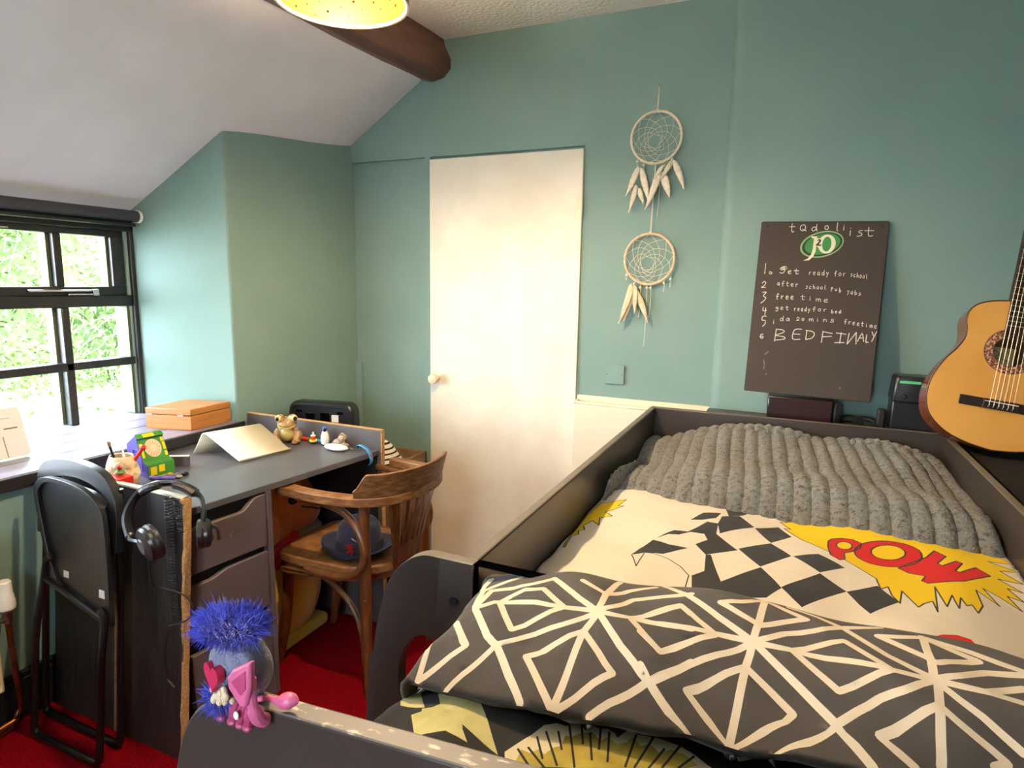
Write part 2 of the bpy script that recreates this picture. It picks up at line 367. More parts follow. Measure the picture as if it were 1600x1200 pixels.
b=MB(); b.box(-2.17,-2.160,-.36,1.985,.757,.797); b.obj('sill_nosing',M['silledge'],w,bev=.003)
w2=thing('added_fill_window','white framed window added unseen in the wall behind the viewpoint for fill daylight','window',(-.45,-1.15,1.0)); w2['kind']='structure'  # unseen window added behind the camera so daylight fills the room
b=MB()
for x0,x1,z0,z1 in ((-.75,-.71,1.0,1.7),(-.19,-.15,1.0,1.7),(-.75,-.15,1.0,1.04),(-.75,-.15,1.66,1.7)): b.box(x0,x1,-1.18,-1.12,z0,z1)
b.obj('window_frame',M['plastic_white'],w2)
b=MB(); b.box(-.74,-.16,-1.152,-1.148,1.01,1.69); b.obj('window_pane',M['glass'],w2,smooth=False)
# ---- roller blind under the slope
rb=thing('roller_blind','dark grey rolled up blind in its tube above the window','blind',(-2.60,1.2,1.64))
b=MB(); b.tube([(-2.612,-.3,1.672),(-2.612,1.872,1.672)],.024,n=20); b.obj('blind_roll',M['blind'],rb)
b=MB(); b.box(-2.635,-2.60,-.28,1.86,1.628,1.642); b.obj('bottom_rail',M['black'],rb,bev=.004)
b=MB(); b.tube([(-2.612,1.872,1.672),(-2.612,1.884,1.672)],.027,n=20); b.obj('end_cap',M['plastic_white'],rb)
# ---- outside: grass rising to a hedge bank
b=MB(); b.grid(lambda u,v:(-2.95-9*u,-4+20*v,-.15+.03*9*u+.10*noise.noise(Vector((u*9,v*16,0)))),40,60); tag(b.obj('lawn',M['grass'],norm=True),'sunlit pale grass outside the window','grass',kind='stuff')
rnd=random.Random(3); b=MB()
def bank(u,v): 
    y=-1+14*v; h=3.6*u; nn=noise.noise(Vector((y*.6,h*.7,2)))*.7+noise.noise(Vector((y*1.7,h*1.9,5)))*.35
    return Vector((-8.3-1.9*u-nn*.9,y,-.1+h))
b.grid(lambda u,v:tuple(bank(u,v)),30,70)
for i in range(46000):
    p=bank(rnd.random()**1.2,rnd.random())+Vector((rnd.uniform(-.05,.5),0,0)); s=rnd.uniform(.018,.062)
    a=Vector((rnd.uniform(-1,1),rnd.uniform(-1,1),rnd.uniform(-.6,1))).normalized(); c=a.orthogonal().normalized(); c=Matrix.Rotation(rnd.random()*6.3,3,a)@c; e=a.cross(c)
    b.m=rnd.choice((1,1,2,2,2,3)); b.face([b.v(p+s*c),b.v(p+.45*s*e),b.v(p-s*c),b.v(p-.45*s*e)])
for i in range(9000):
    u=rnd.random()**1.5; y=-1+13*rnd.random(); x=-8.2+4.6*u
    if noise.noise(Vector((x*.8,y*.8,0)))<-.05: continue
    p=Vector((x,y,-.15+.03*(-2.95-x)+rnd.uniform(.02,.35)*(1-.5*u))); s=rnd.uniform(.012,.045)
    a=Vector((rnd.uniform(-1,1),rnd.uniform(-1,1),rnd.uniform(.2,1))).normalized(); c=a.orthogonal().normalized(); c=Matrix.Rotation(rnd.random()*6.3,3,a)@c; e=a.cross(c)
    b.m=rnd.choice((1,2,2,3,3)); b.face([b.v(p+s*c),b.v(p+.45*s*e),b.v(p-s*c),b.v(p-.45*s*e)])
hg=tag(b.obj('hedge',[M['leafa'],M['leafa'],M['leafb'],M['leafc']],smooth=False,norm=False),'bright green tangled hedge bank beyond the grass','hedge',kind='stuff')
b=MB()
for i in range(260):
    p=bank(.1+.8*rnd.random(),rnd.random())+Vector((.25,0,0)); q=[p]; dv=Vector((rnd.uniform(-.1,.3),rnd.uniform(-1,1),rnd.uniform(-.3,1))).normalized()
    for k in range(6): dv=(dv+Vector((rnd.uniform(-.1,.15),rnd.uniform(-.3,.3),rnd.uniform(-.35,.2)))).normalized(); q.append(q[-1]+dv*.2)
    b.tube(q,[.008-.001*k for k in range(7)],n=4)
b.obj('twigs',M['twig'],hg,kind='stuff')
# ---- electric plate, ceiling lamp, radiator
b=MB(); b.prism(rrect(-.713,-.629,.998,1.082,.006),2.590,2.600,'y')
sw=b.obj('blank_plate',M['teal'],bev=.0015,label='square wall plate painted over in wall green above the white ledge',cat='socket plate')
for x in (-.703,-.639):
    b=MB(); b.lathe([(.0005,0),(.0028,0),(.0028,.0015),(.0005,.0015)],10); b.X(Matrix.Translation((x,2.5905,1.04))@Matrix.Rotation(pi/2,4,'X')); b.obj('screw',M['greymetal'],sw)
lx,ly,lz=BULB[0],BULB[1],2.036
lp=thing('pendant_lamp','glowing gold drum pendant lamp with little star cutouts','ceiling lamp',(lx,ly,lz))
b=MB(); R=.15
b.m=1; ro=[(R,0),(R,.2)]; ri=[(R-.004,.2),(R-.004,0)]
def ring(r,z): return [b.v((lx+r*math.cos(2*pi*k/64),ly+r*math.sin(2*pi*k/64),lz+z)) for k in range(64)]
A,B,Cc,D=ring(R,0),ring(R,.105),ring(R-.004,.105),ring(R-.004,0)
for m,(P,Q) in ((1,(A,B)),(2,(B,Cc)),(0,(Cc,D)),(2,(D,A))):
    b.m=m
    for k in range(64): b.face([P[k],P[(k+1)%64],Q[(k+1)%64],Q[k]])
sh=b.obj('lamp_shade',[M['gold'],M['goldout'],M['rimwhite']],lp)
rs=random.Random(5)
for k in range(48):
    a=2*pi*(k*.618%1); z=.016+.078*((k*.37)%1); s=rs.choice((.003,.004,.005)); q=[]
    for i in range(10):
        rr=s*(1 if i%2==0 else .42); t=pi/2+2*pi*i/10; q.append((a+rr*math.cos(t)/.145,z+rr*math.sin(t)))
    b=MB(); I=[b.v((lx+(R-.0046)*math.cos(x),ly+(R-.0046)*math.sin(x),lz+y)) for x,y in q]; O=[b.v((lx+(R+.0006)*math.cos(x),ly+(R+.0006)*math.sin(x),lz+y)) for x,y in q]
    b.face(I); b.face(O[::-1])
    for i in range(10): b.face([I[i],I[(i+1)%10],O[(i+1)%10],O[i]])
    b.obj('star_cutout',M['hole'],sh,smooth=False)
for k in range(3):
    a=2*pi*k/3; b=MB(); b.tube([(lx+.018*math.cos(a),ly+.018*math.sin(a),lz+.096),(lx+(R-.003)*math.cos(a),ly+(R-.003)*math.sin(a),lz+.098)],.002,n=6); b.obj('shade_spoke',M['rimwhite'],lp)
b=MB()
b.tube([(lx+(R-.005)*math.cos(2*pi*k/48),ly+(R-.005)*math.sin(2*pi*k/48),lz+.004) for k in range(48)],.003,n=6,closed=True)
b.obj('shade_ring',M['rimwhite'],lp)
b=MB(); b.lathe([(.001,.088),(.017,.088),(.019,.095),(.019,.135),(.012,.15),(.006,.16),(.001,.16)],16,(lx,ly,lz)); b.obj('lamp_holder',M['plastic_white'],lp)
b=MB(); b.ball(BULB,(.03,.03,.032),16,10); b.lathe([(.02,.02),(.0135,.04),(.0135,.05)],16,BULB); b.obj('bulb',M['bulb'],lp)
b=MB(); b.tube([(lx,ly,lz+.155),(lx,ly,2.46)],.0035,n=8); b.obj('cord',M['plastic_white'],lp)
b=MB(); b.lathe([(.001,-.03),(.02,-.03),(.045,-.012),(.048,0),(.001,0)],24,(lx,ly,2.4805)); b.obj('ceiling_rose',M['plastic_white'],lp)
ra=thing('radiator','cream panel radiator at the left edge under the window sill','radiator',(-2.12,.6,.0))
b=MB(); b.box(-2.15,-2.095,.1,.962,.16,.64); b.obj('panel',M['cream'],ra,bev=.008)
b=MB()
for k in range(20): y=.13+.042*k; b.box(-2.099,-2.09,y,y+.022,.19,.60)
b.obj('ribs',M['cream'],ra,bev=.004)
b=MB(); b.lathe([(.001,0),(.013,0),(.013,.028),(.018,.036),(.022,.04),(.022,.048)],16,(-2.12,1.0,.365)); b.tube([(-2.12,.962,.378),(-2.12,1.0,.378)],.009); b.obj('valve_body',M['steel'],ra)
b=MB(); b.lathe([(.001,0),(.023,0),(.025,.012),(.022,.04),(.020,.046),(.019,.085),(.016,.089),(.001,.09)],20,(-2.12,1.0,.41)); b.obj('valve_cap',M['plastic_white'],ra)
b=MB(); b.tube(bez([(-2.12,1.0,.37),(-2.122,1.004,.20),(-2.126,1.01,.09),(-2.126,.995,.05),(-2.126,.95,.032),(-2.126,.5,.03),(-2.126,-.6,.03)],6),.0085,n=10); b.obj('pipe',M['copper'],ra)
b=MB(); b.tube([(-2.14,-.6,.014),(-2.137,.985,.014)],.013,n=10); b.obj('heating_pipe',M['copper'],label='copper pipe running along the skirting on the red carpet',cat='pipe')
CHECK=[[(-.125,1.66),(-.081,1.681),(-.044,1.621),(-.07,1.57),(-.1,1.532)],[(-.18,1.463),(-.158,1.519),(-.118,1.541),(-.125,1.493),(-.153,1.469)],[(-.114,1.516),(-.077,1.559),(-.04,1.504),(-.108,1.408),(-.118,1.46)],[(-.174,1.381),(-.142,1.461),(-.117,1.461),(-.115,1.401),(-.065,1.339),(-.124,1.293),(-.15,1.326),(-.129,1.36),(-.139,1.387)],[(-.039,1.499),(.011,1.543),(.04,1.488),(-.002,1.416)],[(-.064,1.348),(-.002,1.412),(.039,1.342),(-.017,1.272)],[(.042,1.343),(.09,1.383),(.137,1.34),(.09,1.292)],[(-.267,1.229),(-.26,1.278),(-.24,1.322),(-.202,1.304),(-.162,1.303),(-.18,1.287),(-.206,1.261),(-.242,1.255)],[(-.234,1.327),(-.203,1.374),(-.167,1.383),(-.189,1.354),(-.211,1.349)],[(-.124,1.293),(-.114,1.297),(-.083,1.188),(-.053,1.138),(-.13,1.139),(-.138,1.195),(-.118,1.225)],[(-.083,1.188),(-.052,1.226),(-.016,1.269),(.023,1.184),(-.001,1.149),(-.053,1.138)],[(.022,1.187),(.09,1.289),(.133,1.237),(.057,1.137),(.043,1.155)],[(.133,1.237),(.189,1.295),(.216,1.232),(.164,1.162),(.15,1.19)]]
FOLDS=[[(-.265,1.23),(-.243,1.174),(-.243,1.251)],[(-.242,1.255),(-.227,1.256),(-.191,1.243),(-.164,1.223),(-.143,1.192),(-.142,1.142)]]
BURST=[(.19,1.33),(.061,1.476),(.024,1.54),(.038,1.541),(.014,1.578),(.03,1.582),(-.022,1.622),(.029,1.614),(.012,1.637),(.059,1.614),(.063,1.654),(.201,1.593),(.308,1.616),(.421,1.669),(.459,1.664),(.437,1.641),(.483,1.617),(.44,1.6),(.479,1.554),(.416,1.534),(.471,1.515),(.427,1.496),(.456,1.458),(.413,1.452),(.446,1.419),(.421,1.42),(.438,1.383),(.413,1.387),(.426,1.345),(.398,1.371),(.374,1.386),(.388,1.33),(.359,1.368),(.355,1.301),(.338,1.257),(.336,1.289),(.325,1.275),(.323,1.309),(.309,1.252),(.309,1.278),(.31,1.312),(.29,1.247),(.289,1.343),(.27,1.213),(.271,1.262),(.255,1.242),(.243,1.22),(.234,1.261),(.228,1.291),(.216,1.225),(.208,1.261),(.207,1.3),(.193,1.282)]
LETTERS=[[(.114,1.49),(.122,1.506),(.142,1.515),(.163,1.516),(.18,1.504),(.176,1.484),(.164,1.463),(.142,1.436),(.14,1.391),(.129,1.377),(.114,1.396),(.112,1.451)],[(.291,1.489),(.287,1.473),(.278,1.459),(.267,1.446),(.253,1.435),(.237,1.426),(.22,1.418),(.204,1.413),(.189,1.412),(.177,1.417),(.168,1.428),(.164,1.443),(.163,1.461),(.167,1.478),(.175,1.494),(.187,1.509),(.202,1.521),(.219,1.531),(.237,1.538),(.254,1.54),(.269,1.538),(.281,1.53),(.289,1.519),(.292,1.504)],[(.24,1.42),(.257,1.445),(.299,1.488),(.319,1.526),(.336,1.506),(.314,1.463),(.321,1.454),(.352,1.491),(.361,1.485),(.34,1.44),(.348,1.436),(.383,1.48),(.402,1.456),(.345,1.395),(.28,1.357),(.272,1.367),(.283,1.395),(.255,1.401)]]
COUNTERS=[[(.161,1.483),(.158,1.473),(.152,1.464),(.143,1.458),(.136,1.459),(.13,1.466),(.129,1.476),(.132,1.487),(.139,1.496),(.147,1.5),(.155,1.498),(.16,1.492)],[(.262,1.494),(.26,1.485),(.255,1.477),(.249,1.469),(.242,1.462),(.234,1.457),(.225,1.454),(.217,1.452),(.209,1.453),(.203,1.456),(.199,1.461),(.196,1.469),(.196,1.477),(.198,1.486),(.203,1.495),(.209,1.503),(.216,1.51),(.225,1.515),(.234,1.519),(.242,1.52),(.25,1.519),(.256,1.515),(.26,1.51),(.262,1.502)]]
DOT=[(.242,1.109),(.261,1.127),(.283,1.139),(.301,1.137),(.308,1.121),(.303,1.105),(.267,1.091)]
SIDEBURST=[(-.42,1.546),(-.396,1.564),(-.361,1.577),(-.372,1.531),(-.357,1.533),(-.391,1.481),(-.368,1.461),(-.395,1.444),(-.387,1.408),(-.409,1.426),(-.422,1.397),(-.412,1.376),(-.426,1.372),(-.417,1.342),(-.43,1.332),(-.42,1.254),(-.426,1.259),(-.433,1.321),(-.438,1.392),(-.433,1.471)]
STRIPES=[[(-.002,.892),(-.005,.857),(-.007,.831),(-.01,.81),(-.012,.793)],[(-.012,.793),(.006,.805),(.024,.823),(.059,.839),(.095,.866),(.116,.877),(.138,.887)],[(-.012,.793),(-.009,.791),(-.006,.789),(.016,.767),(.036,.747),(.059,.724),(.08,.704),(.097,.686),(.113,.669)],[(-.012,.793),(.012,.792),(.035,.794)],[(-.017,.789),(-.05,.759),(-.082,.734),(-.101,.71),(-.12,.693)],[(-.012,.792),(-.014,.774),(-.017,.756)],[(-.015,.795),(-.037,.796),(-.059,.795),(-.105,.788),(-.155,.79)],[(-.017,.798),(-.057,.826),(-.103,.865),(-.122,.879),(-.143,.901)],[(-.059,.795),(-.082,.812),(-.107,.836),(-.131,.815),(-.156,.797)],[(-.058,.792),(-.088,.764),(-.117,.738),(-.132,.748),(-.148,.76)],[(-.058,.854),(-.031,.837),(-.005,.824),(.022,.846),(.05,.862),(.025,.875),(-.002,.895),(-.03,.866),(-.058,.854)],[(.035,.794),(.064,.812),(.092,.827),(.116,.802),(.138,.781),(.11,.762),(.083,.742),(.06,.765),(.035,.792)],[(.035,.794),(.089,.789),(.138,.781),(.159,.783),(.179,.784)],[(-.017,.756),(-.048,.726),(-.078,.7),(-.05,.677),(-.025,.654),(-.022,.655),(-.019,.656),(.008,.68),(.037,.71),(.011,.733),(-.017,.756),(-.021,.7),(-.025,.655)],[(-.136,.71),(-.128,.701),(-.12,.693),(-.093,.67),(-.067,.649)],[(.023,.652),(.051,.679),(.08,.704),(.101,.722),(.123,.742),(.149,.755),(.179,.784)],[(.179,.784),(.181,.799),(.182,.815),(.181,.84),(.182,.873)],[(.18,.786),(.159,.799),(.137,.815),(.117,.838),(.094,.862),(.063,.88),(.029,.89)],[(.184,.789),(.209,.802),(.237,.828),(.257,.834),(.276,.839)],[(.183,.785),(.206,.784),(.23,.786),(.247,.789),(.265,.793)],[(.23,.786),(.252,.806),(.271,.817)],[(.183,.781),(.201,.764),(.219,.751),(.234,.737),(.248,.725)],[(.183,.783),(.181,.764),(.179,.746),(.176,.715),(.174,.69)],[(.132,.858),(.155,.861),(.179,.871),(.207,.857),(.235,.847),(.211,.832),(.188,.816),(.161,.835),(.132,.858)],[(.179,.746),(.15,.724),(.12,.701),(.136,.69),(.151,.681)],[(.18,.745),(.194,.734),(.208,.725),(.22,.718),(.232,.71),(.226,.705),(.22,.701)],[(.182,.876),(.206,.867),(.23,.861),(.254,.852),(.278,.846)],[(-.212,.782),(-.211,.801),(-.213,.83),(-.211,.861),(-.209,.9)],[(-.211,.78),(-.192,.803),(-.176,.839),(-.137,.854),(-.099,.87)],[(-.211,.78),(-.188,.779),(-.166,.785),(-.126,.79),(-.087,.788)],[(-.209,.778),(-.186,.751),(-.166,.729),(-.143,.71),(-.122,.694),(-.094,.671),(-.068,.65)],[(-.21,.776),(-.214,.759),(-.218,.74)],[(-.218,.74),(-.248,.713),(-.278,.687),(-.247,.653),(-.221,.626),(-.217,.626),(-.214,.626),(-.191,.658),(-.165,.69),(-.19,.713),(-.218,.74),(-.218,.68),(-.218,.626)],[(-.213,.777),(-.246,.746),(-.282,.728),(-.303,.712),(-.325,.698),(-.347,.666),(-.37,.641)],[(-.214,.781),(-.237,.781),(-.259,.779)],[(-.259,.779),(-.281,.796),(-.305,.817),(-.318,.812),(-.332,.811),(-.347,.798),(-.359,.78),(-.332,.784),(-.304,.783),(-.281,.779),(-.259,.779)],[(-.358,.778),(-.337,.751),(-.317,.728),(-.289,.754),(-.259,.779)],[(-.215,.783),(-.23,.793),(-.246,.804),(-.272,.826),(-.302,.854)],[(-.255,.851),(-.233,.838),(-.213,.83),(-.185,.866),(-.153,.889)],[(-.39,.76),(-.366,.733),(-.346,.711),(-.335,.703),(-.324,.696),(-.29,.658),(-.259,.624)],[(-.39,.76),(-.378,.766),(-.368,.777),(-.364,.779),(-.359,.78)],[(-.389,.764),(-.387,.783),(-.387,.81),(-.372,.815),(-.355,.816),(-.327,.827),(-.304,.85)],[(-.405,.81),(-.407,.831),(-.408,.853)],[(-.392,.764),(-.395,.783),(-.4,.807),(-.388,.827),(-.373,.84),(-.362,.846),(-.352,.857)],[(-.408,.735),(-.389,.715),(-.371,.697),(-.394,.672),(-.422,.655)],[(-.434,.716),(-.427,.683),(-.422,.655)],[(-.122,.694),(-.149,.662),(-.176,.633)],[(-.122,.694),(-.1,.714),(-.079,.739)],[(-.165,.782),(-.14,.756),(-.117,.737),(-.101,.755),(-.084,.767)],[(-.166,.785),(-.138,.815),(-.109,.838),(-.1,.828),(-.092,.82)]]
HEM=[(-.435,.655),(-.366,.639),(-.305,.628),(-.243,.621),(-.204,.624),(-.147,.636),(-.078,.654),(.014,.659),(.093,.666)]
PETAL=[(-.26,.584),(-.238,.613),(-.23,.632),(-.218,.642),(-.205,.643),(-.206,.652),(-.189,.661),(-.17,.658),(-.16,.661),(-.15,.656),(-.146,.649),(-.137,.67),(-.126,.665),(-.1,.67),(-.078,.671),(-.061,.667),(-.041,.657),(-.122,.597),(-.249,.561)]
OLIVE=[(-.242,.565),(-.242,.59),(-.23,.587),(-.222,.594),(-.213,.588),(-.207,.6),(-.2,.605),(-.201,.625),(-.194,.625),(-.188,.636),(-.176,.647),(-.162,.635),(-.156,.646),(-.144,.637),(-.135,.645),(-.13,.658),(-.118,.648),(-.109,.656),(-.097,.648),(-.086,.66),(-.07,.661),(-.055,.653),(-.072,.635),(-.156,.58)]
STAMEN=[[(-.246,.59),(-.222,.568)],[(-.235,.594),(-.206,.57)],[(-.231,.611),(-.213,.582)],[(-.224,.622),(-.194,.576)],[(-.211,.628),(-.197,.6)],[(-.204,.647),(-.175,.579)],[(-.191,.655),(-.178,.619)],[(-.177,.643),(-.161,.597)],[(-.168,.657),(-.159,.618)],[(-.157,.655),(-.145,.603)],[(-.127,.663),(-.126,.606)],[(-.108,.669),(-.117,.611)],[(-.093,.657),(-.103,.619)],[(-.078,.67),(-.09,.628)],[(-.061,.664),(-.074,.637)]]
LEAVES=[[(-.459,.673),(-.439,.681),(-.404,.637),(-.437,.64)],[(-.391,.666),(-.333,.65),(-.305,.62),(-.278,.587),(-.335,.611),(-.36,.623)],[(-.392,.626),(-.356,.627),(-.316,.586),(-.341,.59),(-.377,.596)],[(-.331,.652),(-.327,.669),(-.308,.652)]]
def smst(a,b,x):
    t=min(1.,max(0.,(x-a)/(b-a))); return t*t*(3-2*t)
def wrink(x,y):
    return .004*math.sin(9*x+14*y+1)+.003*math.sin(23*x-11*y)+.002*math.sin(31*y+17*x)+.0022*math.sin(19*x+29*y+2*math.sin(7*x-5*y))*math.sin(8*x-3*y)
def geo_height(x,y):
    d=y-.86
    z=.985-1.26*min(d,0)**2-6*max(d,0)**2
    return z-.045*smst(-.22,-.46,x)-.03*smst(.3,.46,x)+wrink(x,y)*1.3+.0022*math.sin(60*x+38*y+3*math.sin(9*y))*smst(.95,.8,y)+.006*math.sin(17*x+9*y)*smst(.85,.6,y)
def comic_height(x,y):
    z=.868-.026*smst(-.2,-.44,x)-.02*smst(.3,.46,x)-.03*smst(1.15,.95,y)
    return z+wrink(x+.3,y*.9)*1.25+.0025*smst(-.05,-.35,x)*math.sin(34*(y+.55*x)+3*math.sin(6*y))+.004*math.sin(40*(x+.4*y))*smst(1.25,1.05,y)
def floral_height(x,y):
    return .895-.03*smst(-.3,-.46,x)-.25*max(0,.56-y)+1.2*wrink(x*1.3,y)
# ---------------- the bed ----------------
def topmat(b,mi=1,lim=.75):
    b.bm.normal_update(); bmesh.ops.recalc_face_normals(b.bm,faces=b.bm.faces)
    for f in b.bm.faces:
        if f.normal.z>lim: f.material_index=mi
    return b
bed=thing('cabin_bed','raised dark brown cabin bed with guard rails and an oval grip hole','bed',(.01,1.4,0))
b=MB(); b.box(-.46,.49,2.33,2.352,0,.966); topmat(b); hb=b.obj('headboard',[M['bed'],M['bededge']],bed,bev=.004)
b=MB(); b.prism(circ(.243,.905,.0075,14),2.3285,2.331,'y'); b.obj('screw_cap',M['greymetal'],hb)
b=MB(); b.prism([(.268,.892),(.272,.907),(.277,.905),(.275,.893)],2.3288,2.3305,'y'); b.obj('chipped_paint',M['chip'],hb)
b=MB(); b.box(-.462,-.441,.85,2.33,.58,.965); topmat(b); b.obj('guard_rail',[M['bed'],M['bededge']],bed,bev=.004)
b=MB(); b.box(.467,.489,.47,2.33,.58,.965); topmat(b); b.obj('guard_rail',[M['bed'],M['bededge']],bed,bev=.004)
b=MB(); b.box(-.462,-.441,.47,.85,.45,.68); b.obj('bed_side',M['bed'],bed,bev=.003)
def panel_profile(xr,top=.966,rise=0):
    c=bez([(-.50,top,0),(-.535,top-.002,0),(-.572,top-.022,0),(-.604,top-.062,0),(-.624,top-.12,0),(-.640,top-.20,0),(-.656,top-.30,0),(-.700,0,0)],6)
    return [(p.x,p.y) for p in c]+[(xr,0),(xr,top+rise),(-.10,top+rise)]
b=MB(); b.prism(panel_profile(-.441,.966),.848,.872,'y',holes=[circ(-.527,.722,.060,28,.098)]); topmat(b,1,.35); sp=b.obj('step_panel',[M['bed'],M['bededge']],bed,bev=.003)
b=MB()
for x,z in ((-.475,.895),): b.prism(circ(x,z,.008,14),.8455,.849,'y')
b.obj('screw',M['black'],sp)
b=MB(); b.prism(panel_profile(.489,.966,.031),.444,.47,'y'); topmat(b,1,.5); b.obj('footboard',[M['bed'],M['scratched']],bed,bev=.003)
b=MB(); b.box(-.69,-.465,.475,.846,.20,.22); b.obj('step',M['bed'],bed)
b=MB(); b.box(-.44,.466,.472,2.328,.60,.63); b.obj('bed_base',M['bed'],bed)
b=MB(); b.box(-.436,.462,.50,2.31,.631,.775); b.obj('mattress',M['mattress'],bev=.02,label='pale mattress lying in the cabin bed below the duvets',cat='mattress')

# ---------------- bedding ----------------
def inpoly(p,l):
    c=False; x,y=p[0],p[1]
    for i in range(len(l)):
        a=l[i-1]; q=l[i]
        if (a[1]>y)!=(q[1]>y) and x<(q[0]-a[0])*(y-a[1])/(q[1]-a[1])+a[0]: c=not c
    return c
def stripquads(pl,hw,ext=0):
    o=[]
    for p,q in zip(pl[:-1],pl[1:]):
        dx,dy=q[0]-p[0],q[1]-p[1]; L=math.hypot(dx,dy)
        if L<.002: continue
        dx/=L;dy/=L; e=hw*ext
        o.append([(p[0]-dx*e-dy*hw,p[1]-dy*e+dx*hw),(p[0]-dx*e+dy*hw,p[1]-dy*e-dx*hw),(q[0]+dx*e+dy*hw,q[1]+dy*e-dx*hw),(q[0]+dx*e-dy*hw,q[1]+dy*e+dx*hw)])
    for p in pl: o.append([(p[0]+hw*.98*math.cos(k*pi/4+.2),p[1]+hw*.98*math.sin(k*pi/4+.2)) for k in range(8)])
    return o
def cloth(name,fn,dom,step,shapes,mats,thick=.012,**k):
    x0,x1,y0,y1=dom; nx=int((x1-x0)/step); ny=int((y1-y0)/step); pts=[]; ed=[]
    for i in range(nx+1):
        for j in range(ny+1):
            e=i in(0,nx) or j in(0,ny); jx,jy=(0,0) if e else (step*.2*math.sin(i*12.9+j*78.2),step*.2*math.sin(i*39.3+j*11.1))
            pts.append(Vector((x0+(x1-x0)*i/nx+jx,y0+(y1-y0)*j/ny+jy)))
    g=lambda i,j:i*(ny+1)+j
    for i in range(nx): ed+=[(g(i,0),g(i+1,0)),(g(i,ny),g(i+1,ny))]
    for j in range(ny): ed+=[(g(0,j),g(0,j+1)),(g(nx,j),g(nx,j+1))]
    cl=lambda p:(min(max(p[0],x0+1e-4),x1-1e-4),min(max(p[1],y0+1e-4),y1-1e-4))
    S2=[]
    for pl,mi in shapes:
        pl=[cl(p) for p in pl]; r=[]
        for a,q in zip(pl,pl[1:]+pl[:1]):
            n=max(1,int(math.hypot(q[0]-a[0],q[1]-a[1])/step))
            r+=[(a[0]+(q[0]-a[0])*t/n,a[1]+(q[1]-a[1])*t/n) for t in range(n)]
        if len(r)<3: continue
        k0=len(pts); pts+=[Vector(p) for p in r]; ed+=[(k0+i,k0+(i+1)%len(r)) for i in range(len(r))]
        xs=[p[0] for p in pl]; ys=[p[1] for p in pl]; S2.append((pl,mi,min(xs),max(xs),min(ys),max(ys)))
    R=geometry.delaunay_2d_cdt(pts,ed,[],0,2e-5)
    b=MB(); V=[b.v(fn(p.x,p.y)) for p in R[0]]
    for t in R[2]:
        c=(R[0][t[0]]+R[0][t[1]]+R[0][t[2]])/3; mi=0
        for pl,m,a,bb,cc,dd in S2:
            if a<=c.x<=bb and cc<=c.y<=dd and inpoly(c,pl): mi=m
        b.m=mi; b.face([V[i] for i in t])
    for f in b.bm.faces:
        pass
    b.bm.normal_update()
    if sum(f.normal.z*f.calc_area() for f in b.bm.faces)<0: bmesh.ops.reverse_faces(b.bm,faces=b.bm.faces)
    return b.obj(name,mats,norm=False,solid=thick,ang=3.2,**k)
def scaled(pl,s):
    cx=sum(p[0] for p in pl)/len(pl); cy=sum(p[1] for p in pl)/len(pl); return [(cx+(p[0]-cx)*s,cy+(p[1]-cy)*s) for p in pl]
# white duvet with the comic print
sh=[]
for q in CHECK: sh.append((q,1))
for q in FOLDS: sh+=[(r,1) for r in stripquads(q,.0012)]
for q in (BURST,SIDEBURST):
    sh.append((q,2)); sh+=[(r,1) for r in stripquads(q+q[:1],.0014)]
for q in LETTERS: sh.append((q,3))
for q in COUNTERS: sh.append((q,2))
for q in LETTERS+COUNTERS: sh+=[(r,1) for r in stripquads(q+q[:1],.0017)]
sh.append((DOT,3))
def comic_fn(x,y):
    z=comic_height(x,y)-.5*max(0,-.42-x)-3*max(0,.96-y)**2
    return (x,y,z)
cloth('duvet',comic_fn,(-.438,.464,.885,1.74),.014,sh,[M['duvet'],M['print_black'],M['print_yellow'],M['print_red']],label='white duvet printed with a chequered flag and a yellow POW burst',cat='duvet')
# grey duvet with the white lattice, rolled up at the foot end and hanging out of the entry gap
sh=[]
for q in STRIPES: sh+=[(r,1) for r in stripquads(q,.0046)]
def edge_wrap(h,xe0,drop):
    def fn(u,y):
        k=smst(.795,.85,y); xe=-.441+.045*smst(.62,.76,y)-.026*smst(.80,.86,y); t=u-xe
        if t>=0: return (u,y,h(u,y))
        r=.018; a=min(-t/r,pi/2); rest=max(0,-t-r*pi/2)
        return (xe-r*math.sin(a)*(1-.85*k)+.004*math.sin(y*40)*(1-k)*min(1,rest/.05),y+.25*rest*(1-k),h(xe,y)-r*(1-math.cos(a))-rest)
    return fn
def geo_fn0(u,y):
    return geo_height(u,y)-10*max(0,.635-y)**2
g1=edge_wrap(geo_fn0,0,0)
hemx=[p[0] for p in HEM]; hemy=[p[1] for p in HEM]
def hem(x):
    for i in range(len(HEM)-1):
        if hemx[i]<=x<=hemx[i+1]: return hemy[i]+(hemy[i+1]-hemy[i])*(x-hemx[i])/(hemx[i+1]-hemx[i])
    return hemy[0] if x<hemx[0] else hemy[-1]+(x-hemx[-1])*-.05
def geo_fn(u,y):
    yh=hem(u); y2=y if y>.70 else yh+(y-.60)*(.70-yh)/.10      # the front edge follows the hem line
    return g1(u,y2)
sh2=[]
for q,m in sh:
    sh2.append(([(p[0],p[1] if p[1]>.70 else .60+(p[1]-hem(p[0]))*.10/(.70-hem(p[0]))) for p in q],m))
cloth('duvet',geo_fn,(-.495,.464,.60,1.03),.014,sh2,[M['geo'],M['geoline']],label='charcoal duvet with white diamond lattice lines at the foot of the bed',cat='duvet')
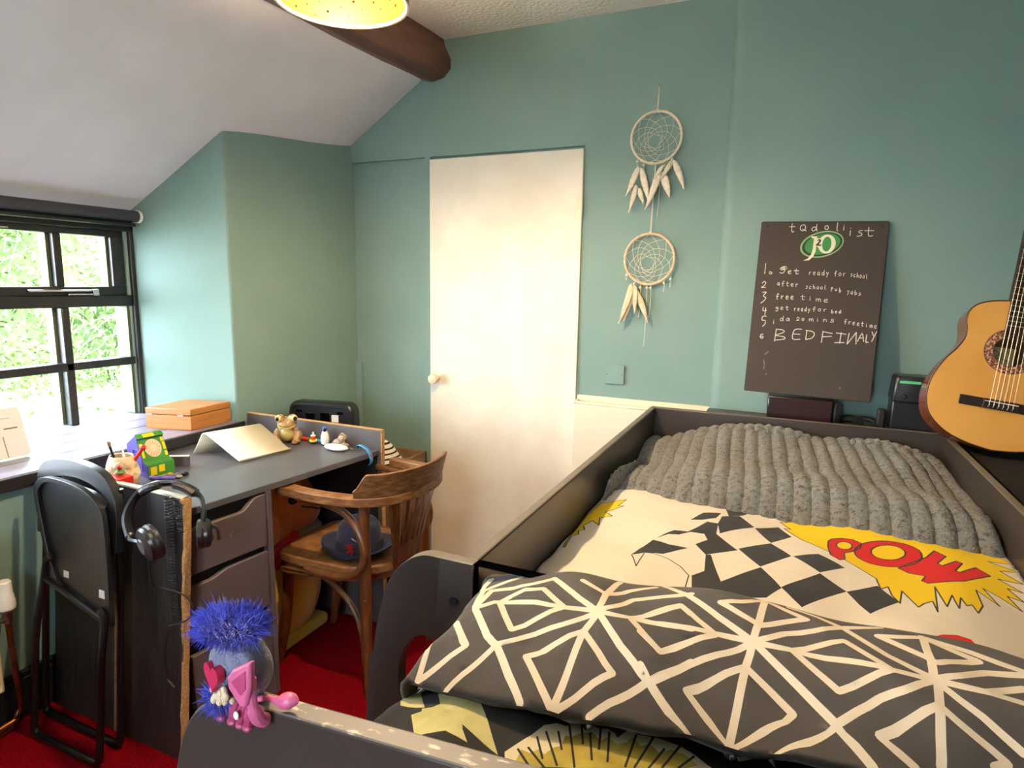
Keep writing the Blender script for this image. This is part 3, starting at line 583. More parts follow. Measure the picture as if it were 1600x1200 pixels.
sh=[(scaled(q,1.22),2) for q in LEAVES+[[(-.40,.615),(-.36,.64),(-.33,.60),(-.37,.575)],[(-.43,.585),(-.39,.575),(-.37,.54),(-.42,.545)]]+[[(-.47,.60),(-.50,.57),(-.56,.585),(-.53,.63)],[(-.462,.655),(-.50,.64),(-.56,.66),(-.50,.69)],[(-.58,.54),(-.53,.52),(-.50,.545),(-.55,.565)]]]+[(PETAL,1),(OLIVE,3)]
for q in STAMEN: sh+=[(r,0) for r in stripquads(q,.0013)]
cloth('pillow',edge_wrap(floral_height,0,0),(-.62,.462,.492,.74),.012,sh,[M['floral'],M['petal'],M['leafprint'],M['olive']],thick=.02,label='black cushion with a big olive flower print just behind the footboard',cat='pillow')
# ribbed fur blanket at the head end
YF=[(-.44,1.62),(-.36,1.65),(-.26,1.63),(-.164,1.615),(-.014,1.62),(.121,1.605),(.243,1.59),(.355,1.585),(.47,1.585)]
def yfront(x):
    for (a,p),(c,q) in zip(YF[:-1],YF[1:]):
        if x<=c: return p+(q-p)*smst(a,c,x)
    return YF[-1][1]
def blanket(u,v):
    x=-.436+.898*u; yf=yfront(x); L=2.31-yf; y=yf+L*v
    dist=L*v
    base=.884+.032*smst(0,.09,dist)*smst(.34,.13,dist)+.010*noise.noise(Vector((x*9,y*7,3)))*smst(.05,.2,dist)+.028*smst(1.75,2.2,y)-.062*smst(-.16,-.43,x)-.03*smst(.32,.46,x)
    base+=.010*noise.noise(Vector((x*5,y*4,1)))
    r=.038; e=math.sqrt(max(0,1-(1-min(dist/r,1))**2))
    ph=(x+.06*(y-1.7)+.008*noise.noise(Vector((x*3,y*3,4))))/.0405
    rib=abs(math.sin(pi*ph))**.75
    fuz=.0022*noise.noise(Vector((x*150,y*110,2)))+.0018*noise.noise(Vector((x*330,y*300,7)))
    z=base-.052*(1-e)+.033*(rib-1)*(.35+.65*e)+fuz
    yy=y-(.024*rib*(1-e*.9))
    return (x+.003*noise.noise(Vector((x*90,y*60,9))),yy,z)
b=MB(); b.grid(blanket,330,240); bl=b.obj('blanket',M['fur'],solid=.02,ang=3.2,label='grey ribbed fluffy blanket spread over the head of the bed',cat='blanket')
# short pile standing on the blanket
dg=bpy.context.evaluated_depsgraph_get(); me0=bl.data; rf=random.Random(12); vv=me0.vertices; pp=me0.polygons; b=MB(); nP=len(pp)
for i in range(110000):
    f=pp[rf.randrange(nP)]; ids=f.vertices; a,c=rf.random(),rf.random()
    p0,p1,p3=vv[ids[0]].co,vv[ids[1]].co,vv[ids[3]].co; p=p0+(p1-p0)*a+(p3-p0)*c+bl.location; n=f.normal if f.normal.z>-.2 else -f.normal
    L=rf.uniform(.004,.009); cl=noise.noise(p*38)*.9; cm=noise.noise(p*38+Vector((7,3,1)))*.9
    t=(n+Vector((cl+rf.gauss(0,.25),cm+rf.gauss(0,.25)-.15,rf.gauss(0,.2)))).normalized()*L
    s_=t.cross(Vector((rf.gauss(0,1),rf.gauss(0,1),rf.gauss(0,1)))); s_=s_.normalized()*.00055
    b.face([b.v(p-s_-t*.15),b.v(p+s_-t*.15),b.v(p+t)])
b.obj('fur_pile',M['furtip'],bl,norm=False,smooth=False,kind='stuff')
def fold(name,path,r0):
    b=MB(); P=bez(path,26); secs=[]
    for i,p in enumerate(P):
        t=i/(len(P)-1); r=r0*(1+.45*abs(math.sin(i*.62)))*(.35+.65*min(1,6*t,6*(1-t)))
        secs.append([(p.x+.01*noise.noise(Vector((i*.3,k,1))),p.y+r*math.cos(2*pi*k/18)*(1+.25*noise.noise(Vector((i*.25,k*.9,3)))),p.z+r*.8*math.sin(2*pi*k/18)*(1+.3*noise.noise(Vector((i*.25,k*.9,8))))) for k in range(18)])
    b.sweep(secs); return b.obj(name,M['fur'],bl,ang=3.2,sub=1)
fold('folded_edge',[(-.33,2.27,.862),(-.2,2.28,.912),(-.05,2.28,.928),(.1,2.28,.916)],.022)
fold('folded_edge',[(.19,2.26,.908),(.3,2.265,.914),(.43,2.255,.890)],.026)
fold('folded_edge',[(-.420,1.585,.850),(-.412,1.66,.883),(-.395,1.80,.870),(-.40,2.0,.850)],.026)
# ---------------- chalkboard ----------------
BU=Vector((1,0,-.017)).normalized(); BV=Vector((-.017,-.165,-.986)); BV=(BV-BU*BV.dot(BU)).normalized(); BN=BU.cross(-BV).normalized()
if BN.y>0: BN=-BN
BO=Vector((-.127,2.487,1.652))
BM=frame_mat(BU,BV,BN,BO)
cb=thing('chalkboard','brown black chalkboard with a handwritten to do list leaning on the wall','chalkboard',(.075,2.385,1.04))
b=MB(); b.prism(rrect(0,.402,0,.613,.006),-.006,0); b.X(BM); b.obj('board',M['board'],cb,bev=.0015)
for x in (.022,.384):
    b=MB(); b.prism(circ(x,.016,.0042,14),-.0005,.0006); b.X(BM); b.obj('screw_hole',M['ink'],cb)
GL={'t':[[(.3,0),(.32,.85),(.5,1),(.65,.92)],[(0,.38),(.7,.36)]],'o':[[(.5,.35),(.2,.45),(.1,.75),(.35,1),(.65,.85),(.65,.5),(.5,.35)]],'d':[[(.6,.45),(.3,.4),(.08,.7),(.25,1),(.55,.85),(.65,.4)],[(.68,-.05),(.66,.6),(.78,1)]],
'l':[[(.3,-.1),(.32,.8),(.55,1)]],'i':[[(.3,.45),(.33,1)],[(.28,.2),(.32,.24)]],'s':[[(.7,.35),(.35,.38),(.3,.58),(.65,.7),(.6,.92),(.1,1.02)]],'g':[[(.62,.4),(.3,.38),(.12,.65),(.35,.85),(.6,.6),(.62,.4),(.66,1.1),(.4,1.45),(.1,1.3)]],'e':[[(.1,.7),(.6,.6),(.5,.38),(.2,.42),(.1,.75),(.3,1),(.7,.95)]],
'r':[[(.15,.4),(.2,1)],[(.2,.65),(.4,.42),(.65,.42)]],'a':[[(.6,.42),(.25,.42),(.1,.75),(.3,1),(.58,.75),(.6,.42),(.7,1.05)]],'y':[[(.1,.4),(.35,.8)],[(.7,.35),(.25,1.4)]],'f':[[(.7,.1),(.45,0),(.32,.2),(.35,1.15)],[(.05,.55),(.65,.5)]],'c':[[(.65,.45),(.3,.42),(.12,.72),(.3,1),(.68,.95)]],'h':[[(.15,-.05),(.18,1)],[(.18,.65),(.45,.45),(.62,.65),(.66,1)]],
'p':[[(.2,.35),(.22,1.45)],[(.2,.45),(.55,.38),(.62,.7),(.25,.9)]],'u':[[(.12,.4),(.18,.9),(.5,.95),(.62,.4)],[(.62,.4),(.68,1)]],'b':[[(.15,-.05),(.18,1)],[(.18,.6),(.5,.5),(.65,.8),(.45,1.02),(.18,1)]],'j':[[(.5,.4),(.52,1.2),(.2,1.35)],[(.1,.42),(.8,.4)]],'m':[[(.05,.45),(.1,1)],[(.1,.6),(.3,.42),(.42,.7),(.44,1)],[(.44,.6),(.62,.42),(.78,.7),(.82,1)]],'n':[[(.12,.42),(.16,1)],[(.16,.65),(.42,.4),(.62,.65),(.66,1)]],
'2':[[(.1,.3),(.4,0),(.7,.2),(.55,.6),(.05,1),(.8,.92)]],'0':circ and [[(.4,.2),(.15,.5),(.3,.95),(.6,.8),(.6,.35),(.4,.2)]],'1':[[(.3,0),(.34,1)]],'3':[[(.1,.05),(.7,0),(.3,.4),(.7,.6),(.5,.9),(0,1.2)]],'4':[[(.1,0),(.12,.5),(.8,.45)],[(.6,.1),(.55,1.05)]],'5':[[(.8,0),(.15,.05),(.12,.45),(.6,.45),(.7,.8),(.3,1.1)]],'6':[[(.7,.1),(.3,.2),(.1,.7),(.4,1),(.75,.8),(.6,.55),(.2,.65)]],
'.':[[(.25,.92),(.32,1.0)]],'B':[[(.1,0),(.05,1.1)],[(.1,.02),(.7,.05),(.8,.25),(.15,.55),(.85,.65),(.9,.85),(.05,1)]],'E':[[(.8,0),(.15,.08),(.05,.95),(.75,.98)],[(.1,.5),(.7,.5)]],'D':[[(.1,0),(.08,1)],[(.02,.03),(.6,.1),(.85,.4),(.6,.85),(.08,1)]],'F':[[(.12,0),(.08,1.1)],[(.1,.05),(.95,.18)],[(.1,.55),(.9,.45)]],'I':[[(.5,0),(.45,1)],[(.05,.05),(.95,.12)],[(0,.98),(.85,.92)]],
'N':[[(.1,.1),(.0,1.1)],[(.05,1.05),(.8,.0)],[(.8,0),(.9,1.05)]],'A':[[(.0,1),(.5,0),(.8,1)],[(.15,.6),(.7,.55)]],'L':[[(.2,0),(.15,1),(.7,.95)]],'Y':[[(.1,.05),(.45,.5)],[(.9,0),(.2,1.1)]],'Q':[[(.5,.0),(.15,.2),(.1,.7),(.4,1),(.75,.7),(.7,.2),(.5,0)],[(.4,.7),(.9,1)]]}
ck=MB(); rc=random.Random(11)
def stroke(pts,w=.0009):
    P=[Vector((p[0],p[1],.0008)) for p in pts]
    if len(P)<2: return
    for a,c in zip(P[:-1],P[1:]):
        dd=c-a; L=dd.length
        if L<1e-5: continue
        dd/=L; nn=Vector((-dd.y,dd.x,0))*w; e=dd*w*.5; z=Vector((0,0,.0006))
        q=[a-e-nn,a-e+nn,c+e+nn,c+e-nn]; lo=[ck.v(p-z) for p in q]; hi=[ck.v(p) for p in q]
        ck.face(hi); ck.face(lo[::-1])
        for i in range(4): ck.face([lo[i],lo[(i+1)%4],hi[(i+1)%4],hi[i]])
def write(txt,x0,y0,x1,y1,h,w=.0009,frac=.8):
    """letters spread evenly along a baseline from (x0,y0) to (x1,y1)"""
    n=len(txt)
    for i,ch in enumerate(txt):
        if ch==' ': continue
        px=x0+(x1-x0)*i/n; py=y0+(y1-y0)*i/n; cw=(x1-x0)/n*frac
        for st in GL[ch]:
            pts=bez([(px+p[0]*cw+rc.uniform(-.0004,.0004),py-h+p[1]*h+rc.uniform(-.0004,.0004),0) for p in st],3) if len(st)>2 else [(px+p[0]*cw,py-h+p[1]*h) for p in st]
            stroke([(p[0],p[1]) for p in pts],w)
for ch,x,y,wd,h in (('t',.094,.038,.026,.030),('Q',.128,.034,.024,.022),('d',.165,.034,.024,.022),('o',.205,.029,.02,.020),('l',.242,.034,.012,.026),('i',.262,.032,.014,.022),('i',.283,.05,.014,.032),('s',.306,.052,.026,.03),('t',.330,.052,.04,.030)): write(ch,x,y,x+wd,y,h,.0012,1)
write('1',.026,.188,.036,.188,.037,.0013); stroke([(p.x,p.y) for p in bez([(.045,.18,0),(.053,.183,0),(.05,.189,0),(.043,.187,0),(.045,.18,0),(.051,.187,0)],5)])
write('g',.076,.176,.108,.178,.020,.0013); stroke([(p[0],p[1]) for p in circ(.092,.166,.008,14,.006)]); stroke([(p[0],p[1]) for p in circ(.090,.165,.004,12,.003)])
write('e',.104,.186,.124,.186,.018,.0012); write('t',.124,.186,.153,.188,.018,.0012)
write('ready',.172,.188,.240,.188,.017); write('for',.252,.188,.292,.190,.016); write('school',.302,.190,.358,.198,.015)
write('2',.022,.238,.046,.238,.022,.0013); write('after',.073,.228,.148,.232,.016); write('school',.166,.236,.237,.238,.014); write('pub',.246,.238,.284,.248,.014); write('jobs',.296,.248,.344,.256,.014)
write('3',.026,.288,.052,.288,.034,.0013); write('free',.074,.276,.138,.276,.018,.0012); write('time',.154,.276,.252,.284,.017)
write('4',.034,.334,.056,.334,.026,.0013); write('get',.076,.314,.126,.314,.014); write('ready',.137,.316,.193,.316,.015); write('for',.196,.314,.247,.314,.014); write('bed',.255,.318,.290,.317,.011,.0012)
write('5',.034,.374,.058,.374,.034,.0013); write('i',.072,.366,.086,.366,.018); write('da',.094,.354,.135,.352,.016); write('20',.148,.350,.180,.350,.012); write('mins',.188,.350,.276,.349,.016); write('freetime',.298,.352,.402,.364,.015)
write('6',.034,.420,.054,.418,.016,.0013)
for ch,x,y,wd,h in (('B',.083,.424,.036,.040),('E',.141,.416,.034,.036),('D',.182,.414,.034,.032),('F',.232,.418,.036,.036),('I',.276,.420,.034,.036),('N',.314,.418,.030,.038),('A',.345,.410,.022,.028),('L',.367,.411,.015,.026),('Y',.383,.405,.017,.032)): write(ch,x,y,x+wd,y,h,.0013,1)
ck.X(BM); ck.obj('chalk_writing',M['chalk'],cb,smooth=False,norm=False)
for q in ([(.068,.466),(.057,.478)],[(.055,.497),(.060,.515)],[(.060,.52),(.058,.53)],[(.069,.545),(.069,.549)],[(.304,.574),(.310,.575)]): ck=MB(); stroke(q,.0022); ck.X(BM); ck.obj('chalk_smudge',M['chalkfaint'],cb,smooth=False,norm=False)
def rotell(cx,cy,rx,ry,t,n=40): return [(cx+rx*math.cos(a)*math.cos(t)-ry*math.sin(a)*math.sin(t),cy+rx*math.cos(a)*math.sin(t)+ry*math.sin(a)*math.cos(t)) for a in [2*pi*k/n for k in range(n)]]
lg=MB()
def layer(m,poly,z,holes=()): lg.m=m; lg.prism(poly,.0,z,holes=holes)
layer(1,rotell(.203,.081,.069,.045,-.28),.0006); layer(2,rotell(.204,.081,.064,.040,-.28),.0009); layer(0,rotell(.205,.080,.056,.035,-.28),.0012)
def ring2(cx,cy,rx,ry,t,k,n=32): return rotell(cx,cy,rx,ry,t,n),rotell(cx,cy,rx*k,ry*.78,t,n)
o,i_=ring2(.219,.080,.0275,.033,.0,.52); layer(3,o,.0016,[i_])
J=[(.168,.053),(.186,.053),(.186,.057),(.1865,.062),(.1865,.105),(.181,.123),(.168,.137),(.150,.139),(.164,.131),(.1735,.116),(.1765,.098),(.177,.061),(.168,.058)]
layer(3,J,.0017)
two=[(.184,.068),(.190,.063),(.196,.0655),(.197,.071),(.190,.081),(.199,.081),(.199,.085),(.181,.085),(.181,.082),(.191,.071),(.189,.0675),(.185,.071)]
layer(3,[(.184,.060),(.203,.060),(.204,.089),(.183,.089)],.00165); layer(4,[(.1935+(x-.190)*.95,.0745+(y-.0745)*1.1) for x,y in two],.0021)
lg.X(BM); lg.obj('oval_emblem',[M['logogreen'],M['logopale'],M['logodark'],M['logocream'],M['ink']],cb,smooth=False)
# ---------------- things on the shelf behind the headboard ----------------
t=thing('wooden_box','glossy dark maroon box below the chalkboard behind the headboard','box',(.055,2.43,.95))
b=MB(); b.box(-.055,.155,2.395,2.49,.95,1.035); b.obj('body',M['maroon'],t,bev=.005)
b=MB(); b.box(-.056,.156,2.3935,2.491,.993,.995); b.obj('lid_seam',M['black'],t)
t=thing('headset','black looped strap and disc lying right of the maroon box','headset',(.22,2.42,.95))
b=MB(); b.lathe([(.001,0),(.036,0),(.040,.006),(.036,.014),(.001,.014)],24); b.X(Matrix.Translation((.165,2.405,.988))@Matrix.Rotation(pi/2,4,'Y')@Matrix.Rotation(.2,4,'X')); b.obj('disc',M['blackplastic'],t)
for cx in (.213,.262):
    b=MB(); b.tube([(cx+.032*math.cos(2*pi*k/28),2.415+.026*math.sin(2*pi*k/28),.965+.010*math.sin(2*pi*k/28)) for k in range(28)],.006,n=8,closed=True,flat=1.5); b.obj('loop',M['rubber'],t)
b=MB(); b.box(.290,.318,2.40,2.425,.95,1.018); b.X(Matrix.Identity(4)); b.obj('upright_strap',M['rubber'],t,bev=.008)
t=thing('charger_case','black tool case with a pale green strip beside the guitar','case',(.405,2.43,.95))
b=MB(); b.box(.330,.485,2.40,2.495,.95,1.06); b.obj('body',M['blackplastic'],t,bev=.006)
b=MB(); b.box(.326,.49,2.392,2.497,1.045,1.135,.006); b.obj('lid',M['blackplastic'],t,bev=.010)
b=MB(); b.box(.345,.405,2.3945,2.398,1.112,1.120); b.obj('green_strip',M['greenled'],t)
b=MB(); b.ball((.362,2.392,1.068),(.007,.006,.007),12,8); b.obj('latch',M['black'],t)
b=MB(); b.box(.52,1.15,1.48,2.46,0,.940); b.obj('speaker_box',M['fabric_shade_black'],bev=.012,label='black cloth covered box right of the bed under the guitar',cat='box')
# ---------------- guitar ----------------
gt=thing('guitar','honey coloured classical guitar leaning on the wall in the corner','guitar',(.60,2.2,.95))
gv=Vector((math.sin(.122),math.cos(.122)*math.sin(.27),math.cos(.122)*math.cos(.27))).normalized(); gu=Vector((math.cos(.122),0,-math.sin(.122))); gu=(gu-gv*gu.dot(gv)).normalized(); gn=gu.cross(gv)
if gn.y>0: gn=-gn
GM=frame_mat(gu,gv,gn,Vector((.552,2.16,.953)))
half=bez([(0,.013,0),(.06,.022,0),(.12,.044,0),(.166,.086,0),(.182,.137,0),(.179,.192,0),(.158,.250,0),(.132,.292,0),(.118,.325,0),(.117,.352,0),(.123,.382,0),(.120,.410,0),(.102,.433,0),(.071,.447,0),(.033,.454,0),(0,.456,0)],5)
out=[(p.x,p.y) for p in half]+[(-p.x,p.y) for p in half[-2:0:-1]]
holec=(0,.306); hole=circ(*holec,.043,32)
def scl(k): return [((x)*k,.24+(y-.24)*k) for x,y in out]
b=MB(); n=len(out)
A=[b.v((x,y,-.001)) for x,y in out]; B_=[b.v((x,y,-.095)) for x,y in out]
for i in range(n): b.face([A[i],A[(i+1)%n],B_[(i+1)%n],B_[i]])
b.face(B_); b.X(GM); b.obj('body_side',M['guitarside'],gt)
b=MB(); b.prism(out,-.003,0,holes=[hole]); b.X(GM); b.obj('soundboard',M['guitartop'],gt,smooth=False)
b=MB(); b.tube([(x,y,-.001) for x,y in out],.0022,n=6,closed=True); b.X(GM); b.obj('binding',M['binding'],gt)
b=MB(); b.prism(circ(*holec,.065,40),0,.0006,holes=[circ(*holec,.045,40)]); b.X(GM); b.obj('rosette',M['rosette'],gt,smooth=False)
b=MB()
for r in (.0655,.0445): b.tube([(p[0],p[1],.0005) for p in circ(*holec,r,48)],.0011,n=5,closed=True)
b.X(GM); b.obj('rosette_ring',M['binding'],gt)
b=MB(); b.prism(scl(.97),-.092,-.090); b.X(GM); b.obj('inner_back',M['inside'],gt,smooth=False)
b=MB(); b.box(-.040,.036,.262,.335,-.0899,-.0895); b.X(GM); b.obj('paper_label',M['labelpaper'],gt)
b=MB(); b.tube(bez([(-.030,.30,-.089),(-.022,.318,-.089),(-.012,.322,-.089),(-.004,.312,-.089),(-.012,.303,-.089),(.0,.300,-.089),(.02,.297,-.089)],6),.0009,n=4); b.X(GM); b.obj('label_scrawl',M['ink'],gt)
b=MB(); b.box(-.101,.101,.131,.159,0,.006); b.box(-.043,.043,.131,.159,.006,.010); b.X(GM); br=b.obj('bridge',M['rosewood'],gt,bev=.002)
b=MB(); b.box(-.040,.040,.150,.1525,.010,.013); b.X(GM); b.obj('saddle',M['bone'],br)
b=MB(); b.box(-.0265,.0265,.343,.84,0,.007); b.prism([(-.0265,.36),(.0265,.36),(.026,.84),(-.026,.84)],-.022,0); b.X(GM); nk=b.obj('neck',M['rosewood'],gt,bev=.002)
b=MB()
for k in range(1,19):
    y=.80-.65*(1-2**(-k/12)); b.box(-.0265,.0265,y-.0009,y+.0009,.007,.0082)
b.X(GM); b.obj('frets',M['steel'],nk)
b=MB(); b.prism([(-.026,.84),(.026,.84),(.036,.86),(.036,.99),(.02,1.0),(-.02,1.0),(-.036,.99),(-.036,.86)],-.018,.0); b.X(GM); b.obj('headstock',M['rosewood'],gt,bev=.002)
for k in range(6):
    xa=-.0285+.0114*k; xb=-.0215+.0086*k
    b=MB(); b.tube([(xa,.140,.0105),(xa,.1515,.0135),(xb,.80,.011),(xb,.88,.004)],.0004 if k>2 else .0006,n=5); b.X(GM); b.obj('string',M['string'],gt)
    b=MB(); b.tube([(xa-.002,.134,.0108),(xa+.002,.143,.0113),(xa-.001,.148,.0112)],.0005,n=4); b.X(GM); b.obj('string_knot',M['string'],br)
# ---------------- dream catchers ----------------
def feather(parent,p,dx,dz,L,w,m,twist=0,bend=.01):
    b=MB(); p=Vector(p); dr=Vector((dx,-.02,dz)).normalized(); sd=Vector((-dr.z,0,dr.x)); 
    sd=(sd*math.cos(twist)+Vector((0,-1,0))*math.sin(twist)).normalized(); nn=dr.cross(sd)
    def f(u,v):
        t=u; ww=w*(math.sin(pi*min(1,t**.62))**.8)+.0006; s=(v-.5)*2
        return tuple(p+dr*(L*t)+sd*(s*ww*(1+.05*math.sin(t*37+s*3)))+nn*(bend*math.sin(t*2.4)-.006*s*s*(1 if ww>.004 else 0))+sd*(.06*L*math.sin(t*2.2)))
    b.grid(f,22,6); o=b.obj('feather',m,parent,solid=.0006,norm=False,ang=3.2)
    b=MB(); b.tube([tuple(p+dr*(L*t)+nn*bend*math.sin(t*2.4)+sd*(.06*L*math.sin(t*2.2))-Vector((0,.0008,0))) for t in [k/8*.95 for k in range(9)]],[.0009-.00008*k for k in range(9)],n=5); b.obj('quill',m,o)
def catcher(cx,cz,R,hm,fm,label,top,seed):
    y=2.578; t=thing('dream_catcher',label,'dream catcher',(cx,y,cz-R))
    b=MB(); b.tube([(cx+R*math.cos(2*pi*k/72),y,cz+R*math.sin(2*pi*k/72)) for k in range(72)],[.0052+.0005*math.sin(k*2.4) for k in range(72)],n=8,closed=True); b.obj('hoop',hm,t)
    b=MB(); n=9; rr=random.Random(seed); cur=[(R*math.cos(2*pi*k/n+.2),R*math.sin(2*pi*k/n+.2)) for k in range(n)]; ox,oz=-.012,-.022
    for L in range(6):
        nx=[]
        for k in range(n):
            a,c=cur[k],cur[(k+1)%n]; mx,mz=(a[0]+c[0])/2,(a[1]+c[1])/2; s=.86
            q=(ox+(mx-ox)*s+rr.uniform(-.003,.003),oz+(mz-oz)*s+rr.uniform(-.003,.003)); nx.append(q)
            b.tube([(cx+a[0],y,cz+a[1]),(cx+q[0],y,cz+q[1]),(cx+c[0],y,cz+c[1])],.0009,n=4)
        cur=nx
    b.tube([(cx+p[0],y,cz+p[1]) for p in cur],.0009,n=4,closed=True)
    b.obj('web',M['strand'],t)
    b=MB()
    for dx in (0,.004): b.tube([(cx+dx-.002,y,cz+R),(cx+.4*dx+top[0]-cx-.0 if False else top[0]+.4*dx,y+.006,top[1])],.0013,n=5)
    b.ball((cx,y,cz+R+.004),.006,10,6); b.obj('hanging_cord',M['strand'],t); return t
c1=catcher(-.542,1.990,.098,M['hoop'],M['feather'],'upper white dream catcher hanging from a nail on the green wall',(-.541,2.182),1)
b=MB(); b.tube([(-.541,2.60,2.183),(-.541,2.568,2.186)],.0016,n=6); b.obj('nail',M['steel'],c1)
def tie(t,x,z,L,m,bead=None):
    b=MB(); b.tube([(x,2.577,z),(x+.002,2.576,z-L*.5),(x-.002,2.578,z-L)],.0011,n=5); b.ball((x-.002,2.578,z-L),.0024,8,6)
    if bead: b.ball((x,2.575,z-.012),.0055,10,8)
    b.obj('thong',m,t)
for x,z in ((-.612,1.915),(-.585,1.90),(-.505,1.893),(-.475,1.915)): tie(c1,x,z,.045,M['strand'],True)
for p,dx,dz,L,w,tw in (((-.606,2.572,1.885),-.42,-1,.125,.014,.3),((-.600,2.574,1.88),.28,-1,.145,.015,.4),((-.610,2.566,1.815),-.25,-1,.115,.011,.2),((-.604,2.570,1.80),.45,-1,.07,.012,.5),((-.510,2.570,1.885),-.55,-1,.07,.010,.5),((-.522,2.566,1.86),-.35,-1,.155,.015,.3),((-.515,2.572,1.86),.35,-1,.11,.017,.2),((-.477,2.572,1.90),-.55,-1,.085,.010,.3),((-.470,2.568,1.90),.40,-1,.125,.013,.3)): feather(c1,p,dx,dz,L,w,M['feather'],tw)
tie(c1,-.520,1.83,.14,M['strand'])
c2=catcher(-.545,1.522,.100,M['hooptan'],M['feathertan'],'lower tan dream catcher hung by a cord below the first',(-.541,1.893),4)
for x,z,L in ((-.634,1.47,.03),(-.60,1.435,.04),(-.48,1.44,.045),(-.455,1.455,.04),(-.548,1.42,.25),(-.575,1.42,.13),(-.533,1.42,.13)): tie(c2,x,z,L,M['strand'],True)
for p,dx,dz,L,w,tw in (((-.612,2.572,1.425),-.18,-1,.16,.017,.2),((-.608,2.566,1.42),-.32,-1,.17,.015,.35),((-.600,2.568,1.42),.05,-1,.12,.014,.3),((-.596,2.570,1.40),.42,-1,.15,.014,.25)): feather(c2,p,dx,dz,L,w,M['feathertan'],tw)
# ---------------- desk ----------------
dk=thing('desk','dark grey desk with drawers and worn chipboard end panels under the window','desk',(-1.85,1.6,0))
PANEL=Matrix(((1,0,0,0),(0,1,.089,1.12),(0,0,1,0),(0,0,0,1)))     # near end board leans back
b=MB(); b.box(-2.150,-1.546,0,.016,.0,.792); b.X(PANEL); ep=b.obj('end_panel',M['deskwood'],dk)
rj=random.Random(2); L_=[];R_=[]
k=0; z=0
while z<.79:
    j=rj.choice((0,0,0,.003,-.001)); L_.append((-.001-j,z)); R_.append((.0165+rj.choice((0,0,.001,.002)),z)); z+=rj.uniform(.012,.05)
L_+=[(-.004,.775),(-.012,.785),(-.014,.792)]; R_.append((.0165,.792))
b=MB(); b.prism(L_+R_[::-1],-1.552,-1.541,'x'); b.X(PANEL); b.obj('chipboard_edge',M['chip'],ep,smooth=False)
b=MB(); b.box(-2.15,-1.555,-.0015,.0165,.789,.7945); b.X(PANEL); b.obj('worn_top_edge',M['cream'],ep)
b=MB(); b.box(-1.85,-1.838,-.0018,.0,.0,.45); b.X(PANEL); b.obj('scuff',M['crate'],ep)
b=MB(); b.prism([(-2.165,1.195),(-1.566,1.195),(-1.557,1.26),(-1.464,2.0),(-2.165,2.0)],.728,.75); b.obj('desktop',M['desktop'],dk,bev=.002)
SH=Matrix(((1,.126,0,-1.562-.126*1.195),(0,1,0,0),(0,0,1,0),(0,0,0,1)))
b=MB(); b.box(-.55,-.022,1.20,1.472,.04,.727); b.X(SH); b.obj('drawer_carcass',M['dark'],dk)
b=MB(); b.box(-.56,.0,1.474,1.492,0,.727); b.X(SH); b.obj('side_panel',M['drawer'],dk,bev=.001)
b=MB(); b.box(-.02,-.008,1.20,1.474,.0,.10); b.X(SH); b.obj('plinth',M['drawer'],dk)
for z0,z1,nt in ((.545,.722,(1.39,1.425,.035)),(.335,.525,(1.28,1.31,.016)),(.115,.315,(1.30,1.335,.026))):
    a,c,h=nt
    b=MB(); b.prism([(1.192,z0),(1.470,z0),(1.470,z1),(c+.012,z1),(c,z1-.004),(a,z1-h+.003),(a-.012,z1-h),(1.192,z1-h)],-.018,0,'x'); b.X(SH); dr_=b.obj('drawer',M['drawer'],dk,bev=.003)
b=MB()
for p in ((1.335,.628),(1.342,.633),(1.338,.620)): b.box(-.0005,.0006,p[0],p[0]+.003,p[1],p[1]+.006)
b.X(SH); b.obj('scratch',M['muzzle'],dr_)
b=MB(); b.box(-2.165,-1.452,2.0,2.018,0,.83); fp=b.obj('far_panel',M['dkboard'],dk)
b=MB(); b.box(-2.165,-1.451,1.9995,2.0185,.830,.833); b.box(-1.452,-1.448,1.9995,2.0185,0,.833); b.obj('chipboard_edge',M['chip'],fp)
b=MB(); b.box(-2.16,-1.47,1.985,1.998,.25,.72); b.box(-2.165,-2.15,1.5,1.985,.25,.72); b.obj('kneehole_shade_lining',M['fabric_shade_black'],dk)  # black sheets: shadow under the desktop painted in, with the far panel's black inside
# ---------------- things on the sill and the desk ----------------
t=thing('wooden_box','honey oak box with a hinged lid at the far end of the sill','box',(-2.27,1.84,.80))
bx=frame_mat(Vector((-.24,-.065,0)).normalized(),Vector((0,0,1)),Vector((.06,-.24,0)).normalized(),Vector((-2.195,1.752,.801)))
du=Vector((-.968,-.25,0)); dv=Vector((-.04,1,0)).normalized(); O=Vector((-2.197,1.742,.80))
BX=Matrix(((du.x,dv.x,0,O.x),(du.y,dv.y,0,O.y),(0,0,1,O.z),(0,0,0,1)))
b=MB(); b.box(0,.205,0,.205,0,.060); b.X(BX); b.obj('box_body',M['oak'],t,bev=.002)
b=MB(); b.box(-.001,.206,-.001,.206,.062,.088); b.X(BX); b.obj('lid',M['oak'],t,bev=.003)
for x in (.03,.170):
    b=MB(); b.box(x,x+.026,-.004,-.001,.060,.064); b.X(BX); b.obj('hinge',M['chrome'],t)
t=thing('tablet_cover','pale tablet cover leaning at the left end of the sill','tablet cover',(-2.40,1.10,.80))
TU=Vector((.05,1,0)).normalized(); TV=Vector((-.42,.04,.907)).normalized()
TV=Vector((-.30,0,.95)).normalized(); TM=frame_mat(TU,TV,TU.cross(TV),Vector((-2.385,1.02,.803)))
b=MB(); b.prism(rrect(0,.225,0,.172,.014),0,.009); b.X(TM); cv=b.obj('cover',M['plastic_white'],t,bev=.002)
b=MB(); b.box(.155,.158,.004,.075,.0089,.0096); b.box(.0,.19,.135,.1365,.0089,.0094); b.X(TM); b.obj('crease',M['muzzle'],cv)
